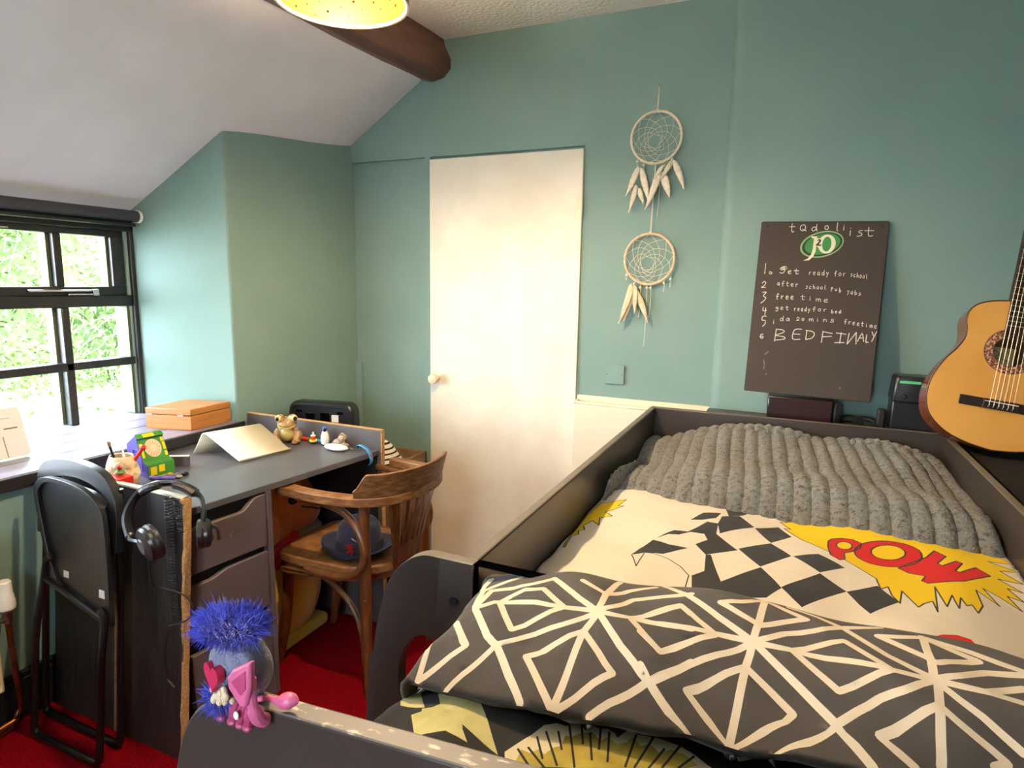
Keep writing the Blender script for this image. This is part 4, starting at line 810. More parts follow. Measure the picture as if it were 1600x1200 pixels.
b=MB(); b.box(.165,.205,.098,.102,.0089,.0095); b.X(TM); b.obj('label_strip',M['greymetal'],cv)
b=MB(); b.box(0,.13,-.006,.006,0,.034); b.m=1; b.box(-.001,.131,-.007,.007,.034,.0365); b.X(Matrix.Translation((-2.045,1.448,.7505))@Matrix.Rotation(.57,4,'Z')); b.obj('batten',[M['dkboard'],M['cream']],label='short dark batten with a chipped white top edge behind the toy',cat='batten')
# tablet stand
t=thing('tablet_stand','cream bent acrylic stand shaped like a tent on the desk','stand',(-1.9,1.73,.75))
prof=[(Vector((-2.045,1.625,.752)),Vector((-1.985,1.84,.752))),(Vector((-2.022,1.638,.81)),Vector((-1.962,1.853,.81))),(Vector((-2.014,1.642,.828)),Vector((-1.954,1.857,.828))),(Vector((-2.002,1.642,.832)),Vector((-1.942,1.857,.832))),(Vector((-1.985,1.641,.826)),Vector((-1.925,1.856,.826))),(Vector((-1.812,1.622,.756)),Vector((-1.769,1.831,.756))),(Vector((-1.803,1.621,.754)),Vector((-1.760,1.830,.754))),(Vector((-1.798,1.620,.762)),Vector((-1.755,1.829,.762)))]
b=MB(); V=[[b.v(p),b.v(q)] for p,q in prof]
for i in range(len(V)-1): b.face([V[i][0],V[i][1],V[i+1][1],V[i+1][0]])
b.obj('stand_sheet',M['acrylic'],t,solid=.004,norm=False,ang=1.2)
# green and purple toy till with a wheel
t=thing('toy_machine','green and purple toy cabinet with a pale number wheel','toy',(-1.97,1.38,.75))
fu=Vector((.10,.995,0)).normalized(); fw=Vector((-.995,.10,0)).normalized(); TM=Matrix(((fw.x,fu.x,0,-1.925),(fw.y,fu.y,0,1.352),(0,0,1,.75),(0,0,0,1)))
pf=[(0,0),(0,.043),(.028,.052),(.058,.122),(.052,.128),(.066,.137),(.118,.104),(.118,0)]
b=MB(); b.prism(pf,0,.092,'y'); b.X(TM); tb=b.obj('cabinet',M['purple'],t,bev=.0015)
def slab(p,q,a0,a1,h):
    dx,dz=q[0]-p[0],q[1]-p[1]; L=math.hypot(dx,dz); nx,nz=-dz/L,dx/L
    return [(p[0],p[1]),(q[0],q[1]),(q[0]+nx*h,q[1]+nz*h),(p[0]+nx*h,p[1]+nz*h)]
b=MB()
for p,q in (((0,0),(0,.043)),((0,.043),(.028,.052)),((.028,.052),(.058,.122)),((.050,.127),(.068,.139))): b.prism(slab(p,q,0,0,.0018),.001,.091,'y')
b.X(TM); b.obj('green_front',M['green'],t)
inc=Vector((.058-.028,0,.122-.052)).normalized(); inn=Vector((-inc.z,0,inc.x))
IM=frame_mat(Vector((0,1,0)),inc,inn,Vector((.028,0,.052))); 
b=MB(); b.prism(circ(.046,.040,.028,32,.032),.0015,.0032); b.X(TM@IM); wh=b.obj('wheel',M['bone'],t)
b=MB()
for k in range(14):
    a=2*pi*k/14; x,y=.046,.040; b.tube([(x+.012*math.cos(a),y+.014*math.sin(a),.0034),(x+.025*math.cos(a),y+.029*math.sin(a),.0034)],.0005,n=4)
b.X(TM@IM); b.obj('wheel_marks',M['heart'],wh)
b=MB()
for x0,x1,y0_,y1_ in ((.003,.013,.045,.062),(.004,.012,.012,.040),(.078,.089,.058,.072),(.080,.089,.028,.055),(.080,.089,.006,.022)): b.box(x0,x1,y0_,y1_,.0017,.0027)
b.X(TM@IM); b.obj('yellow_patch',M['yellow'],t)
b=MB()
for y_,z0,z1 in ((.008,.008,.036),(.036,.014,.038)): b.box(-.0030,-.0015,y_,y_+.020,z0,z1)
b.X(TM); b.obj('yellow_window',M['yellow'],t)
b=MB(); b.box(-.0027,-.0017,.03,.06,.0,.002); b.prism(slab((.052,.1275),(.064,.137),0,0,.0026),.022,.060,'y'); b.X(TM); b.obj('yellow_sign',M['yellow'],t)
b=MB(); a=[(.03,.02),(.03,.06),(.05,.09),(.075,.09),(.088,.06),(.088,.02)]
b.tube([(x,-.001,z) for x,z in a],.002,n=5); b.X(TM); b.obj('side_arch',M['purple'],t)
# skull mug with brush, quill and red stick
t=thing('skull_mug','bone coloured skull pot at the near corner of the desk','pot',(-1.955,1.285,.75))
b=MB(); c=Vector((-1.955,1.285,.75))
def skull(u,v):
    a=2*pi*u; z=.094*v; r=.050*(.72+.33*math.sin(pi*min(1,.18+.80*v)))
    f=max(0,math.cos(a-.1))          # the face looks along +x
    r*=1+.16*f**2*(1-smst(.35,.65,v))-.10*(1-f)*(1-smst(.1,.45,v))
    for s in (-1,1):
        dd=((a-.1-s*.42+pi)%(2*pi)-pi); r-=.013*math.exp(-(dd/.2)**2-((v-.52)/.11)**2)
    dd=((a-.1+pi)%(2*pi)-pi); r-=.008*math.exp(-(dd/.09)**2-((v-.36)/.07)**2)
    r-=.0018*(abs(math.sin(14*a))**6)*math.exp(-((v-.14)/.09)**2)*f
    return (c.x+r*math.cos(a),c.y+r*math.sin(a)*.86,c.z+z)
b.grid(lambda u,v:skull(u,v),64,36); bmesh.ops.remove_doubles(b.bm,verts=b.bm.verts,dist=.0002)
sk=b.obj('skull_pot',M['bone'],t,solid=.004,ang=3.2)
b=MB(); b.lathe([(.001,0),(.034,0),(.034,.003),(.001,.003)],24,c); b.obj('pot_base',M['bone'],t)
b=MB(); p0=Vector((-1.965,1.285,.77)); p1=Vector((-1.985,1.27,.872)); b.tube([p0,p0.lerp(p1,.8),p1],[.003,.004,.0045]); 
tb=b.obj('paint_brush',M['black'],label='black handled brush standing in the skull pot',cat='brush')
b=MB(); b.tube([p1,p1+Vector((-.002,-.001,.012)),p1+Vector((-.004,-.002,.018))],[.0045,.006,.002]); b.obj('bristles',M['crate'],tb)
q=thing('quill_feather','small white feather standing in the skull pot','feather',(-1.955,1.295,.77))
b=MB(); b.grid(lambda u,v:(-1.955-.012*u+(v-.5)*.017*math.sin(pi*min(1,.25+.75*u)),1.295+.004*math.sin(u*3),.77+.115*u),14,4); b.obj('vane',M['white'],q,solid=.001,norm=False)
b=MB(); b.tube([(-1.955,1.294,.77),(-1.966,1.296,.88)],.0009,n=5); b.obj('shaft',M['bone'],q)
q=thing('red_stick','red plastic stick with a ball end leaning out of the skull pot','stick',(-1.935,1.297,.775))
b=MB(); b.tube([(-1.955,1.29,.775),(-1.893,1.315,.865)],.0055,n=10); b.obj('stick',M['redplastic'],q)
b=MB(); b.ball((-1.890,1.316,.870),.0095); b.obj('ball',M['redplastic'],q)
# snow globe on the end panel
t=thing('snow_globe','tiny clear globe on a bright red block in front of the skull pot','snow globe',(-1.885,1.255,.75))
b=MB(); b.box(-.035,.035,-.022,.022,0,.052); b.X(Matrix.Translation((-1.880,1.228,.7505))@Matrix.Rotation(-.15,4,'Z')); b.obj('red_block',M['redplastic'],t,bev=.002)
b=MB(); b.ball((-1.882,1.228,.823),.0215,24,14); M['globe']=glass_mat('globe',(.96,.99,.97,1),.14); b.obj('globe',M['globe'],t)
b=MB(); b.ball((-1.881,1.228,.828),(.010,.006,.009)); b.obj('red_figure',M['red'],t)
b=MB(); b.ball((-1.882,1.228,.812),(.016,.015,.007)); b.obj('green_ground',M['green'],t)
# small trinkets
t=thing('clay_lump','blue purple little clay lump in front of the toy cabinet','trinket',(-1.865,1.36,.75))
b=MB()
for k in range(4): b.ball((-1.895+.018*k,1.345+.010*k,.7585),(.014,.010,.0085),12,8)
b.obj('lump',M['purple'],t,remesh=.002)
for i,(x,y,m,l) in enumerate(((-1.885,1.402,'olive','olive pebble beside the toy cabinet'),(-1.862,1.407,'chrome','silver trinket right of the olive pebble'),(-1.842,1.398,'stone','brown trinket nearest the desk front by the silver one'),(-1.850,1.430,'ink','black trinket behind the silver and brown ones'))):
    b=MB(); b.ball((x,y,.757),(.014,.010,.0068),10,6); rr=random.Random(i)
    for v in b.bm.verts: v.co+=Vector((rr.uniform(-1,1),rr.uniform(-1,1),0))*.002
    b.obj('trinket',M[m],label=l,cat='trinket')
# toad ornament
t=thing('toad_figurine','brown glazed toad ornament with big eyes sitting on the desk','ornament',(-1.87,1.93,.75))
tx,ty,tz=-1.868,1.930,.7505; f=Vector((.62,-.78,0)).normalized(); s_=Vector((.78,.62,0))
def TP(a,l,h): p=Vector((tx,ty,tz))+f*a+s_*l; return (p.x,p.y,p.z+h)
RT=Matrix.Translation((tx,ty,tz))@Matrix(((f.x,s_.x,0,0),(f.y,s_.y,0,0),(0,0,1,0),(0,0,0,1)))
b=MB(); b.ball((0,0,.043),(.036,.040,.042)); b.ball((.008,0,.080),(.034,.040,.026)); b.ball((-.024,0,.03),(.034,.04,.028))
for s in (-1,1):
    b.ball((.015,s*.024,.103),(.019,.019,.019)); b.ball((-.008,s*.044,.024),(.030,.016,.023)); b.ball((.026,s*.038,.008),(.026,.016,.0075))
    b.tube(bez([(.012,s*.034,.058),(.022,s*.044,.035),(.036,s*.03,.010)],5),[.011]*11); b.ball((.043,s*.030,.007),(.018,.014,.0065))
b.X(RT); b.obj('toad_body',M['toad'],t,remesh=.003)
b=MB(); b.ball((.018,0,.040),(.024,.028,.032)); b.X(RT); b.obj('belly',M['toadbelly'],t)
b=MB(); b.tube([(.040*math.cos(a)+.006,.040*math.sin(a),.074-.006*math.cos(a*1.6)) for a in [k*.1-1.0 for k in range(21)]],.003,n=6); b.X(RT); b.obj('mouth',M['toadbelly'],t)
for s in (-1,1):
    b=MB(); b.ball((.024,s*.030,.105),.0145); b.X(RT); e=b.obj('eye',M['toadeye'],t)
    b=MB(); b.ball((.031,s*.0335,.105),.0095); b.X(RT); b.obj('pupil',M['eye'],e)
# spinning top, penguin, frog, pebble, band, pen
t=thing('spinning_top','yellow black and red toy top between toad and penguin','toy',(-1.755,1.955,.75))
for nm,m,pr in (('foot','eye',[(.001,.0),(.009,.001),(.013,.008),(.001,.009)]),('rim','yellow',[(.001,.008),(.013,.008),(.016,.013),(.015,.018),(.001,.019)]),('drum','redplastic',[(.001,.019),(.009,.019),(.009,.033),(.001,.033)]),('spindle','white',[(.001,.033),(.010,.033),(.010,.037),(.004,.038),(.0035,.050),(.001,.05)])):
    b=MB(); b.lathe(pr,16,(-1.755,1.955,.7505)); b.obj(nm,M[m],t)
t=thing('penguin_figurine','little white blue capped penguin ornament by the frog stone','ornament',(-1.705,1.970,.75))
b=MB(); b.lathe([(.001,.004),(.014,.004),(.018,.02),(.016,.042),(.010,.056),(.008,.062),(.001,.064)],18,(-1.702,1.965,.7505)); b.obj('body',M['white'],t)
b=MB(); b.ball((-1.702,1.965,.816),(.0105,.0105,.0105)); b.obj('head',M['blue'],t)
b=MB(); b.ball((-1.697,1.957,.815),(.0075,.0065,.008)); b.obj('face',M['eye'],t)
b=MB(); b.ball((-1.708,1.976,.792),(.013,.008,.022)); b.obj('wing',M['blue'],t)
for s in (-1,1):
    b=MB(); b.ball((-1.698+s*.007,1.957+s*.004,.753),(.006,.006,.0028),10,6); b.obj('foot',M['ink'],t)
t=thing('frog_stone','speckled grey brown stone frog right of the penguin','ornament',(-1.625,1.975,.75))
b=MB(); b.ball((-1.635,1.972,.768),(.028,.020,.017)); b.ball((-1.612,1.965,.790),(.020,.016,.018)); b.ball((-1.612,1.962,.806),(.009,.008,.007)); b.ball((-1.600,1.965,.760),(.020,.014,.010)); b.ball((-1.655,1.965,.760),(.014,.012,.010)); b.obj('frog_body',M['stone'],t,remesh=.003)
b=MB(); b.tube([(-1.606+.005*math.cos(2*pi*k/14),1.950,.796+.005*math.sin(2*pi*k/14)) for k in range(14)],.0013,n=5,closed=True); b.obj('eye_ring',M['bone'],t)
b=MB()
for k in range(7): b.tube([(-1.595+.006*k+.006*math.cos(2*pi*j/10),1.968-.003*k+.005*math.sin(2*pi*j/10),.7525+.001*(j%3)) for j in range(10)],.0012,n=5,closed=True)
b.obj('key_chain',M['steel'],label='thin steel chain coiled beside the stone frog',cat='chain')
b=MB(); b.ball((-1.607,1.918,.763),(.056,.026,.0125),32,14); b.X(Matrix.Identity(4)); b.obj('pebble',M['white'],label='smooth white oval pebble lying near the far corner of the desk',cat='pebble')
t=thing('wristband','light blue curled band with red dots hanging on the desk edge','band',(-1.47,1.95,.72))
pth=bez([(-1.535,1.965,.760),(-1.53,1.955,.772),(-1.505,1.945,.776),(-1.475,1.94,.768),(-1.458,1.938,.745),(-1.455,1.94,.72),(-1.468,1.945,.704)],6)
b=MB(); sec=[[(p.x,p.y-.010,p.z),(p.x,p.y+.010,p.z)] for p in pth]; V=[[b.v(q) for q in s] for s in sec]
for i in range(len(V)-1): b.face([V[i][0],V[i][1],V[i+1][1],V[i+1][0]])
b.obj('strap',M['tape'],t,solid=.002,norm=False)
b=MB(); b.ball((-1.456,1.938,.742),(.003,.006,.006),10,6); b.obj('red_dot',M['red'],t)
t=thing('pen','red white and blue pen lying behind the toad','pen',(-1.82,1.985,.75))
for x0,x1,m in ((-1.97,-1.80,'redplastic'),(-1.80,-1.775,'green'),(-1.775,-1.70,'tape')):
    b=MB(); b.tube([(x0,1.978,.760),(x1,1.978,.760)],.0075,n=10); b.obj('barrel',M[m],t)
# black case standing behind the desk
t=thing('tool_case','black moulded case standing behind the far end of the desk','case',(-1.945,2.235,0))
CM=Matrix.Translation((-1.945,2.235,.0))@Matrix.Rotation(.18,4,'Z')
b=MB(); b.prism(rrect(-.165,.165,.30,.862,.045),-.02,.05,'y'); b.X(CM); cs=b.obj('case_shell',M['blackplastic'],t,bev=.012)
b=MB(); b.tube([(x,-.021,z) for x,z in rrect(-.148,.148,.32,.845,.035)],.006,n=6,closed=True); b.X(CM); b.obj('raised_rim',M['blackplastic'],cs)
b=MB()
for x0,x1,z0,z1 in ((-.125,-.095,.812,.824),(.085,.115,.812,.824),(.0,.045,.75,.815),(-.075,-.03,.755,.81)): b.box(x0,x1,-.0225,-.020,z0,z1)
b.X(CM); b.obj('slot',M['eye'],cs)
b=MB(); b.box(.058,.092,-.024,-.0215,.775,.808); b.X(CM); b.obj('paper_tag',M['white'],cs)
b=MB(); b.box(-.12,.12,-.04,.06,.0,.298); b.X(CM); b.obj('storage_box',M['dark'],label='dark box on the floor under the black moulded case',cat='box')
# crate with striped cloth
t=thing('wooden_crate','open rough wooden crate by the door holding striped cloth','crate',(-1.67,2.33,0))
X0,X1,Y0,Y1=-1.765,-1.575,2.12,2.54
for x0,x1,y_0,y_1 in ((X0,X1,Y0,Y0+.015),(X0,X1,Y1-.015,Y1),(X0,X0+.015,Y0,Y1),(X1-.015,X1,Y0,Y1)):
    b=MB(); b.box(x0,x1,y_0,y_1,.01,.60); b.obj('side_board',M['crate'],t,bev=.002)
b=MB(); b.box(X0,X1,Y0,Y1,0,.015); b.obj('base_board',M['crate'],t)
b=MB(); b.grid(lambda u,v:(X0+.02+(X1-X0-.04)*u,Y0+.02+(Y1-Y0-.04)*v,.50+.15*math.sin(pi*u)**.6*math.sin(pi*v)**.6*(1+.5*noise.noise(Vector((u*3,v*3,1))))),40,30); sc=b.obj('striped_cloth',M['stripedcloth'],solid=.01,label='white cloth with black stripes bundled in the wooden crate',cat='cloth')
# ---------------- folded chair leaning on the desk ----------------
fc=thing('folding_chair','black folding chair folded flat against the desk end','chair',(-1.88,1.05,0))
FM=lambda y0:Matrix(((1,0,0,0),(0,1,.09,y0),(0,0,1,0),(0,0,0,1)))
bo=bez([(-2.118,.62,0),(-2.120,.74,0),(-2.112,.815,0),(-2.075,.85,0),(-2.0,.866,0),(-1.90,.864,0),(-1.81,.843,0),(-1.762,.80,0),(-1.742,.74,0),(-1.742,.62,0)],6)
bo=[(p.x,p.y) for p in bo]
slot=[(p.x,p.y) for p in bez([(-2.035,.775,0),(-2.03,.805,0),(-1.94,.818,0),(-1.85,.805,0),(-1.79,.772,0),(-1.80,.745,0),(-1.86,.775,0),(-1.94,.785,0)],5)]
b=MB(); b.prism(bo,-.006,.020,'y',holes=[slot]); b.X(FM(1.055)); b.obj('backrest',M['blackplastic'],fc,bev=.008)
so=bez([(-2.02,.545,0),(-2.055,.64,0),(-2.088,.75,0),(-2.078,.79,0),(-2.035,.812,0),(-1.95,.813,0),(-1.86,.801,0),(-1.80,.775,0),(-1.765,.735,0),(-1.742,.60,0),(-1.728,.44,0),(-1.742,.412,0),(-1.86,.445,0),(-1.97,.478,0),(-2.02,.545,0)],6)[:-1]
so=[(p.x,p.y) for p in so]; cx_=sum(p[0] for p in so)/len(so); cz_=sum(p[1] for p in so)/len(so)
inn=[(cx_+(x-cx_)*.88,cz_+(z-cz_)*.92) for x,z in so]
b=MB(); b.prism(so,.0,.016,'y',holes=[inn]); b.prism(inn,.010,.016,'y'); b.X(FM(1.022)); se=b.obj('seat',M['blackplastic'],fc,bev=.004)
for x,z in ((-1.955,.515),(-1.79,.487)):
    w_,h_=(.024,.020) if x<-1.9 else (.045,.024)
    b=MB(); b.box(x,x+w_,.0088,.0098,z-(0 if x<-1.9 else .0),z+h_); b.X(FM(1.022)); b.obj('sticker',M['plastic_white'],se)
def uframe(x0,x1,zt,r=.035):
    return bez([(x0+.015,zt,0),(x0+.004,zt*.5,0),(x0,r*1.4,0),(x0+.01,.022,0),(x0+r,.013,0),(0.5*(x0+x1),.013,0),(x1-r,.013,0),(x1-.01,.022,0),(x1,r*1.4,0),(x1-.002,zt*.5,0),(x1-.008,zt,0)],6)
b=MB(); b.tube([(p.x,0,p.y) for p in uframe(-2.125,-1.757,.80)],.0105,n=10); b.X(FM(1.075)); b.obj('leg_frame',M['blacksteel'],fc)
b=MB(); fr=bez([(-2.000,.575,0),(-2.022,.545,0),(-2.034,.42,0),(-2.045,.06,0),(-2.037,.022,0),(-2.010,.013,0),(-1.89,.013,0),(-1.765,.013,0),(-1.74,.022,0),(-1.734,.06,0),(-1.728,.35,0),(-1.737,.440,0),(-1.76,.465,0)],6); b.tube([(p.x,.022*smst(.3,.55,p.y),p.y) for p in fr],.0105,n=10); b.X(FM(.998)); b.obj('leg_frame',M['blacksteel'],fc)
b=MB(); b.tube([(-1.735,1.06,.42),(-2.02,1.065,.50)],.009,n=8); b.obj('cross_bar',M['blacksteel'],fc)
# ---------------- headphones hung over the end panel ----------------
hp=thing('headphones','black padded headphones hung over the desk end panel','headphones',(-1.60,1.18,.62))
band=bez([(-1.673,1.105,.690),(-1.690,1.112,.74),(-1.676,1.135,.795),(-1.638,1.165,.826),(-1.592,1.205,.824),(-1.535,1.228,.79),(-1.505,1.215,.752),(-1.502,1.205,.72)],8)
b=MB(); b.tube(band,.0075,n=8,flat=2.0); hb2=b.obj('headband',M['blackplastic'],hp)
for a,c in ((18,28),(30,40)):
    b=MB(); seg=[p+Vector((0,0,-.002)) for p in band[a:c]]; b.tube(seg,[.007]+[.0135]*(len(seg)-2)+[.007],n=10,flat=1.5); b.obj('head_pad',M['leather'],hb2)
def cup(c,n,r,name):
    n=Vector(n).normalized(); u=n.orthogonal().normalized(); v=n.cross(u); Mx=frame_mat(u,v,n,Vector(c))
    b=MB(); b.lathe([(.001,0),(r*.55,0),(r*.9,.006),(r,.014),(r*.97,.022),(.001,.022)],28); b.X(Mx); o=b.obj('ear_cup',M['blackplastic'],hp)
    b=MB(); b.lathe([(r*.5,.024),(r*.62,.020),(r*.95,.020),(r*1.04,.028),(r*1.0,.038),(r*.8,.042),(r*.6,.038),(r*.5,.026)],28,close=True); b.X(Mx); b.obj('ear_pad',M['leather'],o)
    b=MB(); b.lathe([(.001,-.003),(r*.42,-.003),(r*.5,.001),(.001,.001)],24); b.X(Mx); b.obj('cup_disc',M['dkboard'],o)
cup((-1.562,1.062,.693),(.22,.93,.2),.050,'a'); cup((-1.485,1.225,.688),(-.45,-.50,.02),.042,'b')
b=MB(); b.tube(bez([(-1.672,1.105,.692),(-1.645,1.085,.69),(-1.60,1.070,.70),(-1.555,1.066,.70)],5),.005,n=8); b.ball((-1.672,1.104,.690),.012); b.obj('yoke',M['greymetal'],hp)
b=MB(); b.tube(bez([(-1.502,1.205,.722),(-1.482,1.215,.718),(-1.474,1.232,.70),(-1.474,1.236,.665)],5),.0045,n=8); b.ball((-1.502,1.206,.722),.011); b.obj('yoke',M['greymetal'],hp)
coil=[]
for k in range(420):
    t=k/420; z=.79-.36*t; y=1.12+.089*z-.010; coil.append((-1.600+.035*t+.0095*math.cos(k*.62),y-.004+.0095*math.sin(k*.62),z))
b=MB(); b.tube(coil,.0021,n=5); b.obj('coiled_cable',M['blackplastic'],hp)
coil=[(-1.565+.012*t+.006*math.cos(k*.62),1.118+.089*.74-.008+.006*math.sin(k*.62),.79-.10*t) for k,t in [(k,k/130) for k in range(130)]]
b=MB(); b.tube(coil,.0021,n=5); b.obj('coiled_cable',M['blackplastic'],hp)
b=MB(); b.tube(bez([(-1.55,1.07,.65),(-1.56,1.078,.60),(-1.575,1.10,.56),(-1.53,1.15,.52),(-1.505,1.16,.48),(-1.52,1.15,.445),(-1.56,1.12,.43)],8),.0022,n=6); b.tube(bez([(-1.565,1.13,.43),(-1.575,1.115,.36),(-1.575,1.11,.30),(-1.56,1.108,.265),(-1.545,1.11,.255)],8),.0018,n=6); b.obj('straight_cable',M['black'],hp)
b=MB(); b.tube([(-1.565,1.108,.268),(-1.540,1.108,.252)],.004,n=8); b.obj('jack_plug',M['black'],hp)
# ---------------- bentwood armchair ----------------
ch=thing('bentwood_armchair','worn brown bentwood armchair with a slatted back at the desk','chair',(-1.42,1.78,0))
seat=[(p.x,p.y) for p in bez([(-1.63,1.640,0),(-1.61,1.605,0),(-1.50,1.594,0),(-1.36,1.60,0),(-1.27,1.63,0),(-1.205,1.70,0),(-1.195,1.78,0),(-1.21,1.87,0),(-1.28,1.93,0),(-1.40,1.955,0),(-1.56,1.955,0),(-1.63,1.93,0),(-1.645,1.78,0),(-1.63,1.640,0)],5)][:-1]
b=MB(); b.prism(seat,.418,.452); st=b.obj('seat',M['chairtop'],ch,bev=.006)
def sc2(k): 
    mx=-1.42; my=1.775; return [(mx+(x-mx)*k,my+(y-my)*k) for x,y in seat]
b=MB(); b.prism(sc2(.97),.395,.419); b.obj('seat_frame',M['chairwood'],ch,bev=.004)
rail=bez([(-1.568,1.578,.705),(-1.45,1.568,.702),(-1.33,1.578,.700),(-1.245,1.602,.700),(-1.175,1.655,.702),(-1.135,1.74,.705),(-1.13,1.83,.705),(-1.150,1.92,.705),(-1.20,1.985,.704),(-1.30,2.02,.70),(-1.42,2.03,.70)],8)
secs=[]
for i,p in enumerate(rail):
    t_=(rail[min(i+1,len(rail)-1)]-rail[max(i-1,0)]).normalized(); n_=Vector((t_.y,-t_.x,0)).normalized(); w_=.022*(1.25 if i<4 else 1)
    secs.append([tuple(p+n_*w_+Vector((0,0,-.016))),tuple(p+n_*w_+Vector((0,0,.016))),tuple(p-n_*w_+Vector((0,0,.018))),tuple(p-n_*w_+Vector((0,0,-.016)))])
b=MB(); b.sweep(secs); b.obj('arm_rail',M['chairtop'],ch,bev=.004)
i0,i1=22,60; secs=[]
for i in range(i0,i1+1):
    p=rail[i]; t_=(rail[i+1]-rail[i-1]).normalized(); n_=Vector((t_.y,-t_.x,0)).normalized(); u_=(i-i0)/(i1-i0)
    h_=.085*min(1,.30+ (smst(0,.12,u_))*.75)*min(1,.35+smst(0,.10,1-u_)*.65); q=p+n_*.012
    secs.append([tuple(q+n_*.009+Vector((0,0,.016))),tuple(q+n_*(.009+.02*h_/.085)+Vector((0,0,.016+h_))),tuple(q+n_*(-.004+.02*h_/.085)+Vector((0,0,.016+h_))),tuple(q-n_*.010+Vector((0,0,.016)))])
b=MB(); b.sweep(secs); b.obj('crest_rail',M['chairtop'],ch,bev=.003)
for pts,rr in ((bez([(-1.238,1.606,.69),(-1.236,1.604,.45),(-1.233,1.600,.22),(-1.226,1.594,0)],6),(.018,.020,.012)),(bez([(-1.235,1.985,.69),(-1.235,1.975,.45),(-1.23,1.98,.22),(-1.222,1.985,0)],6),(.018,.020,.012)),(bez([(-1.605,1.635,.42),(-1.612,1.632,.28),(-1.630,1.627,.12),(-1.655,1.622,0)],6),(.024,.021,.013)),(bez([(-1.605,1.915,.42),(-1.612,1.918,.28),(-1.630,1.923,.12),(-1.655,1.928,0)],6),(.024,.021,.013))):
    n_=len(pts); b=MB(); b.tube(pts,[(rr[0]+(rr[1]-rr[0])*min(1,2*k/n_)) if k<n_/2 else rr[1]+(rr[2]-rr[1])*(2*k/n_-1) for k in range(n_)],n=12); lg_=b.obj('leg',M['chairleg'],ch)
for s,yy,sg in ((1,1.585,1),(-1,1.995,-1)):
    R_=bez([(-1.50,yy-.004*sg,.682),(-1.36,yy,.672),(-1.285,yy+.004*sg,.640),(-1.235,yy+.0*sg,.575),(-1.225,yy,.51),(-1.255,yy,.455),(-1.32,yy+.0*sg,.425),(-1.40,yy+.0*sg,.418),(-1.475,yy-.006*sg,.428)],7)
    b=MB(); b.tube(R_,[.013]*(len(R_)-6)+[.013,.0125,.012,.011,.010,.008],n=10); b.obj('arm_support',M['bent'],ch)
b=MB(); b.tube(bez([(-1.45,1.60,.405),(-1.52,1.598,.402),(-1.585,1.60,.398),(-1.60,1.60,.392),(-1.57,1.598,.386),(-1.46,1.60,.395)],5),.006,n=8); b.obj('bent_loop',M['bent'],ch)
for sy,yy in ((1,1.625),(-1,1.945)):
    b=MB(); b.tube(bez([(-1.55,yy+.03*sy,.40),(-1.42,yy+.01*sy,.37),(-1.32,yy,.31),(-1.268,yy-.006*sy,.22),(-1.252,yy-.01*sy,.10)],7),.011,n=10); b.obj('leg_brace',M['bent'],ch)
# fan splat with tapering slots
def SPt(u,v):                     # u across 0..1, v up 0..1
    w=.072+.075*v**1.1; y=1.785+(u-.5)*2*w; bow=-.028*((u-.5)*2)**2*v
    return Vector((-1.196+.058*v+bow,y+.012*v,.425+.272*v))
b=MB()
def strip(u0,u1,v0,v1,n=10):
    # solid strip between slots; u0,u1 functions of v
    secs=[]
    for k in range(n+1):
        v=v0+(v1-v0)*k/n; a,c=SPt(u0(v),v),SPt(u1(v),v); e=Vector((.006,0,0)); secs.append([tuple(a-e),tuple(c-e),tuple(c+e),tuple(a+e)])
    b.sweep(secs)
strip(lambda v:0,lambda v:1,0,.30,4)
K=5
for k in range(K+1):
    h=lambda v:.042*(.5+.6*v)
    lo_=(lambda v:0) if k==0 else (lambda v,k=k:k/(K+1)+.050*(.62+.5*v))
    hi_=(lambda v:1) if k==K else (lambda v,k=k:(k+1)/(K+1)-.050*(.62+.5*v))
    strip(lo_,hi_,.30,1.0)
b.obj('back_splat',M['chairleg'],ch)
b=MB(); b.ball((-1.226,1.586,.418),(.004,.004,.004),10,6); b.ball((-1.226,1.585,.36),(.004,.004,.004),10,6); b.obj('screw',M['greymetal'],lg_)
# hat on the seat
ht=thing('fedora_hat','navy blue felt hat with a red feather on the chair seat','hat',(-1.345,1.745,.452))
hx,hy=-1.362,1.738
b=MB(); pr=[(.0,.008),(.082,.008),(.11,.010),(.132,.018),(.138,.024),(.137,.027),(.128,.021),(.105,.014),(.088,.016),(.083,.03),(.080,.065),(.074,.098),(.062,.117),(.045,.124),(.02,.112),(.0,.107)]
b.lathe([(max(r,.0008),z) for r,z in pr],44,(0,0,0),caps=False)
for v in b.bm.verts:
    r=math.hypot(v.co.x,v.co.y)
    v.co.x*=1.0; v.co.y*=.86
    if v.co.z>.08: v.co.z-=.022*math.exp(-(v.co.y/.03)**2)*smst(.08,.12,v.co.z)*(1 if r<.06 else .4); 
    if v.co.z<.03 and r>.1: v.co.z+=.012*math.cos(2*math.atan2(v.co.y,v.co.x))*smst(.1,.138,r)+.004
b.X(Matrix.Translation((hx,hy,.455))@Matrix.Rotation(.25,4,'Z')); b.obj('hat_felt',M['navy'],ht,ang=3.2)
b=MB(); b.lathe([(.0865,.018),(.0885,.018),(.0855,.048),(.0832,.048)],44,close=True)
for v in b.bm.verts: v.co.y*=.86
b.X(Matrix.Translation((hx,hy,.455))@Matrix.Rotation(.25,4,'Z')); b.obj('hat_band',M['hatband'],ht)
b=MB(); rr=random.Random(4); p0=Vector((hx+.030,hy-.082,.495))
for k in range(46):
    dv=Vector((rr.uniform(-.5,.6),rr.uniform(-.9,-.1),rr.uniform(-.7,1))).normalized()*rr.uniform(.012,.028); b.tube([p0+Vector((0,0,rr.uniform(-.012,.012))),p0+dv],[.0022,.0004],n=4)
b.obj('red_feather',M['red'],ht)
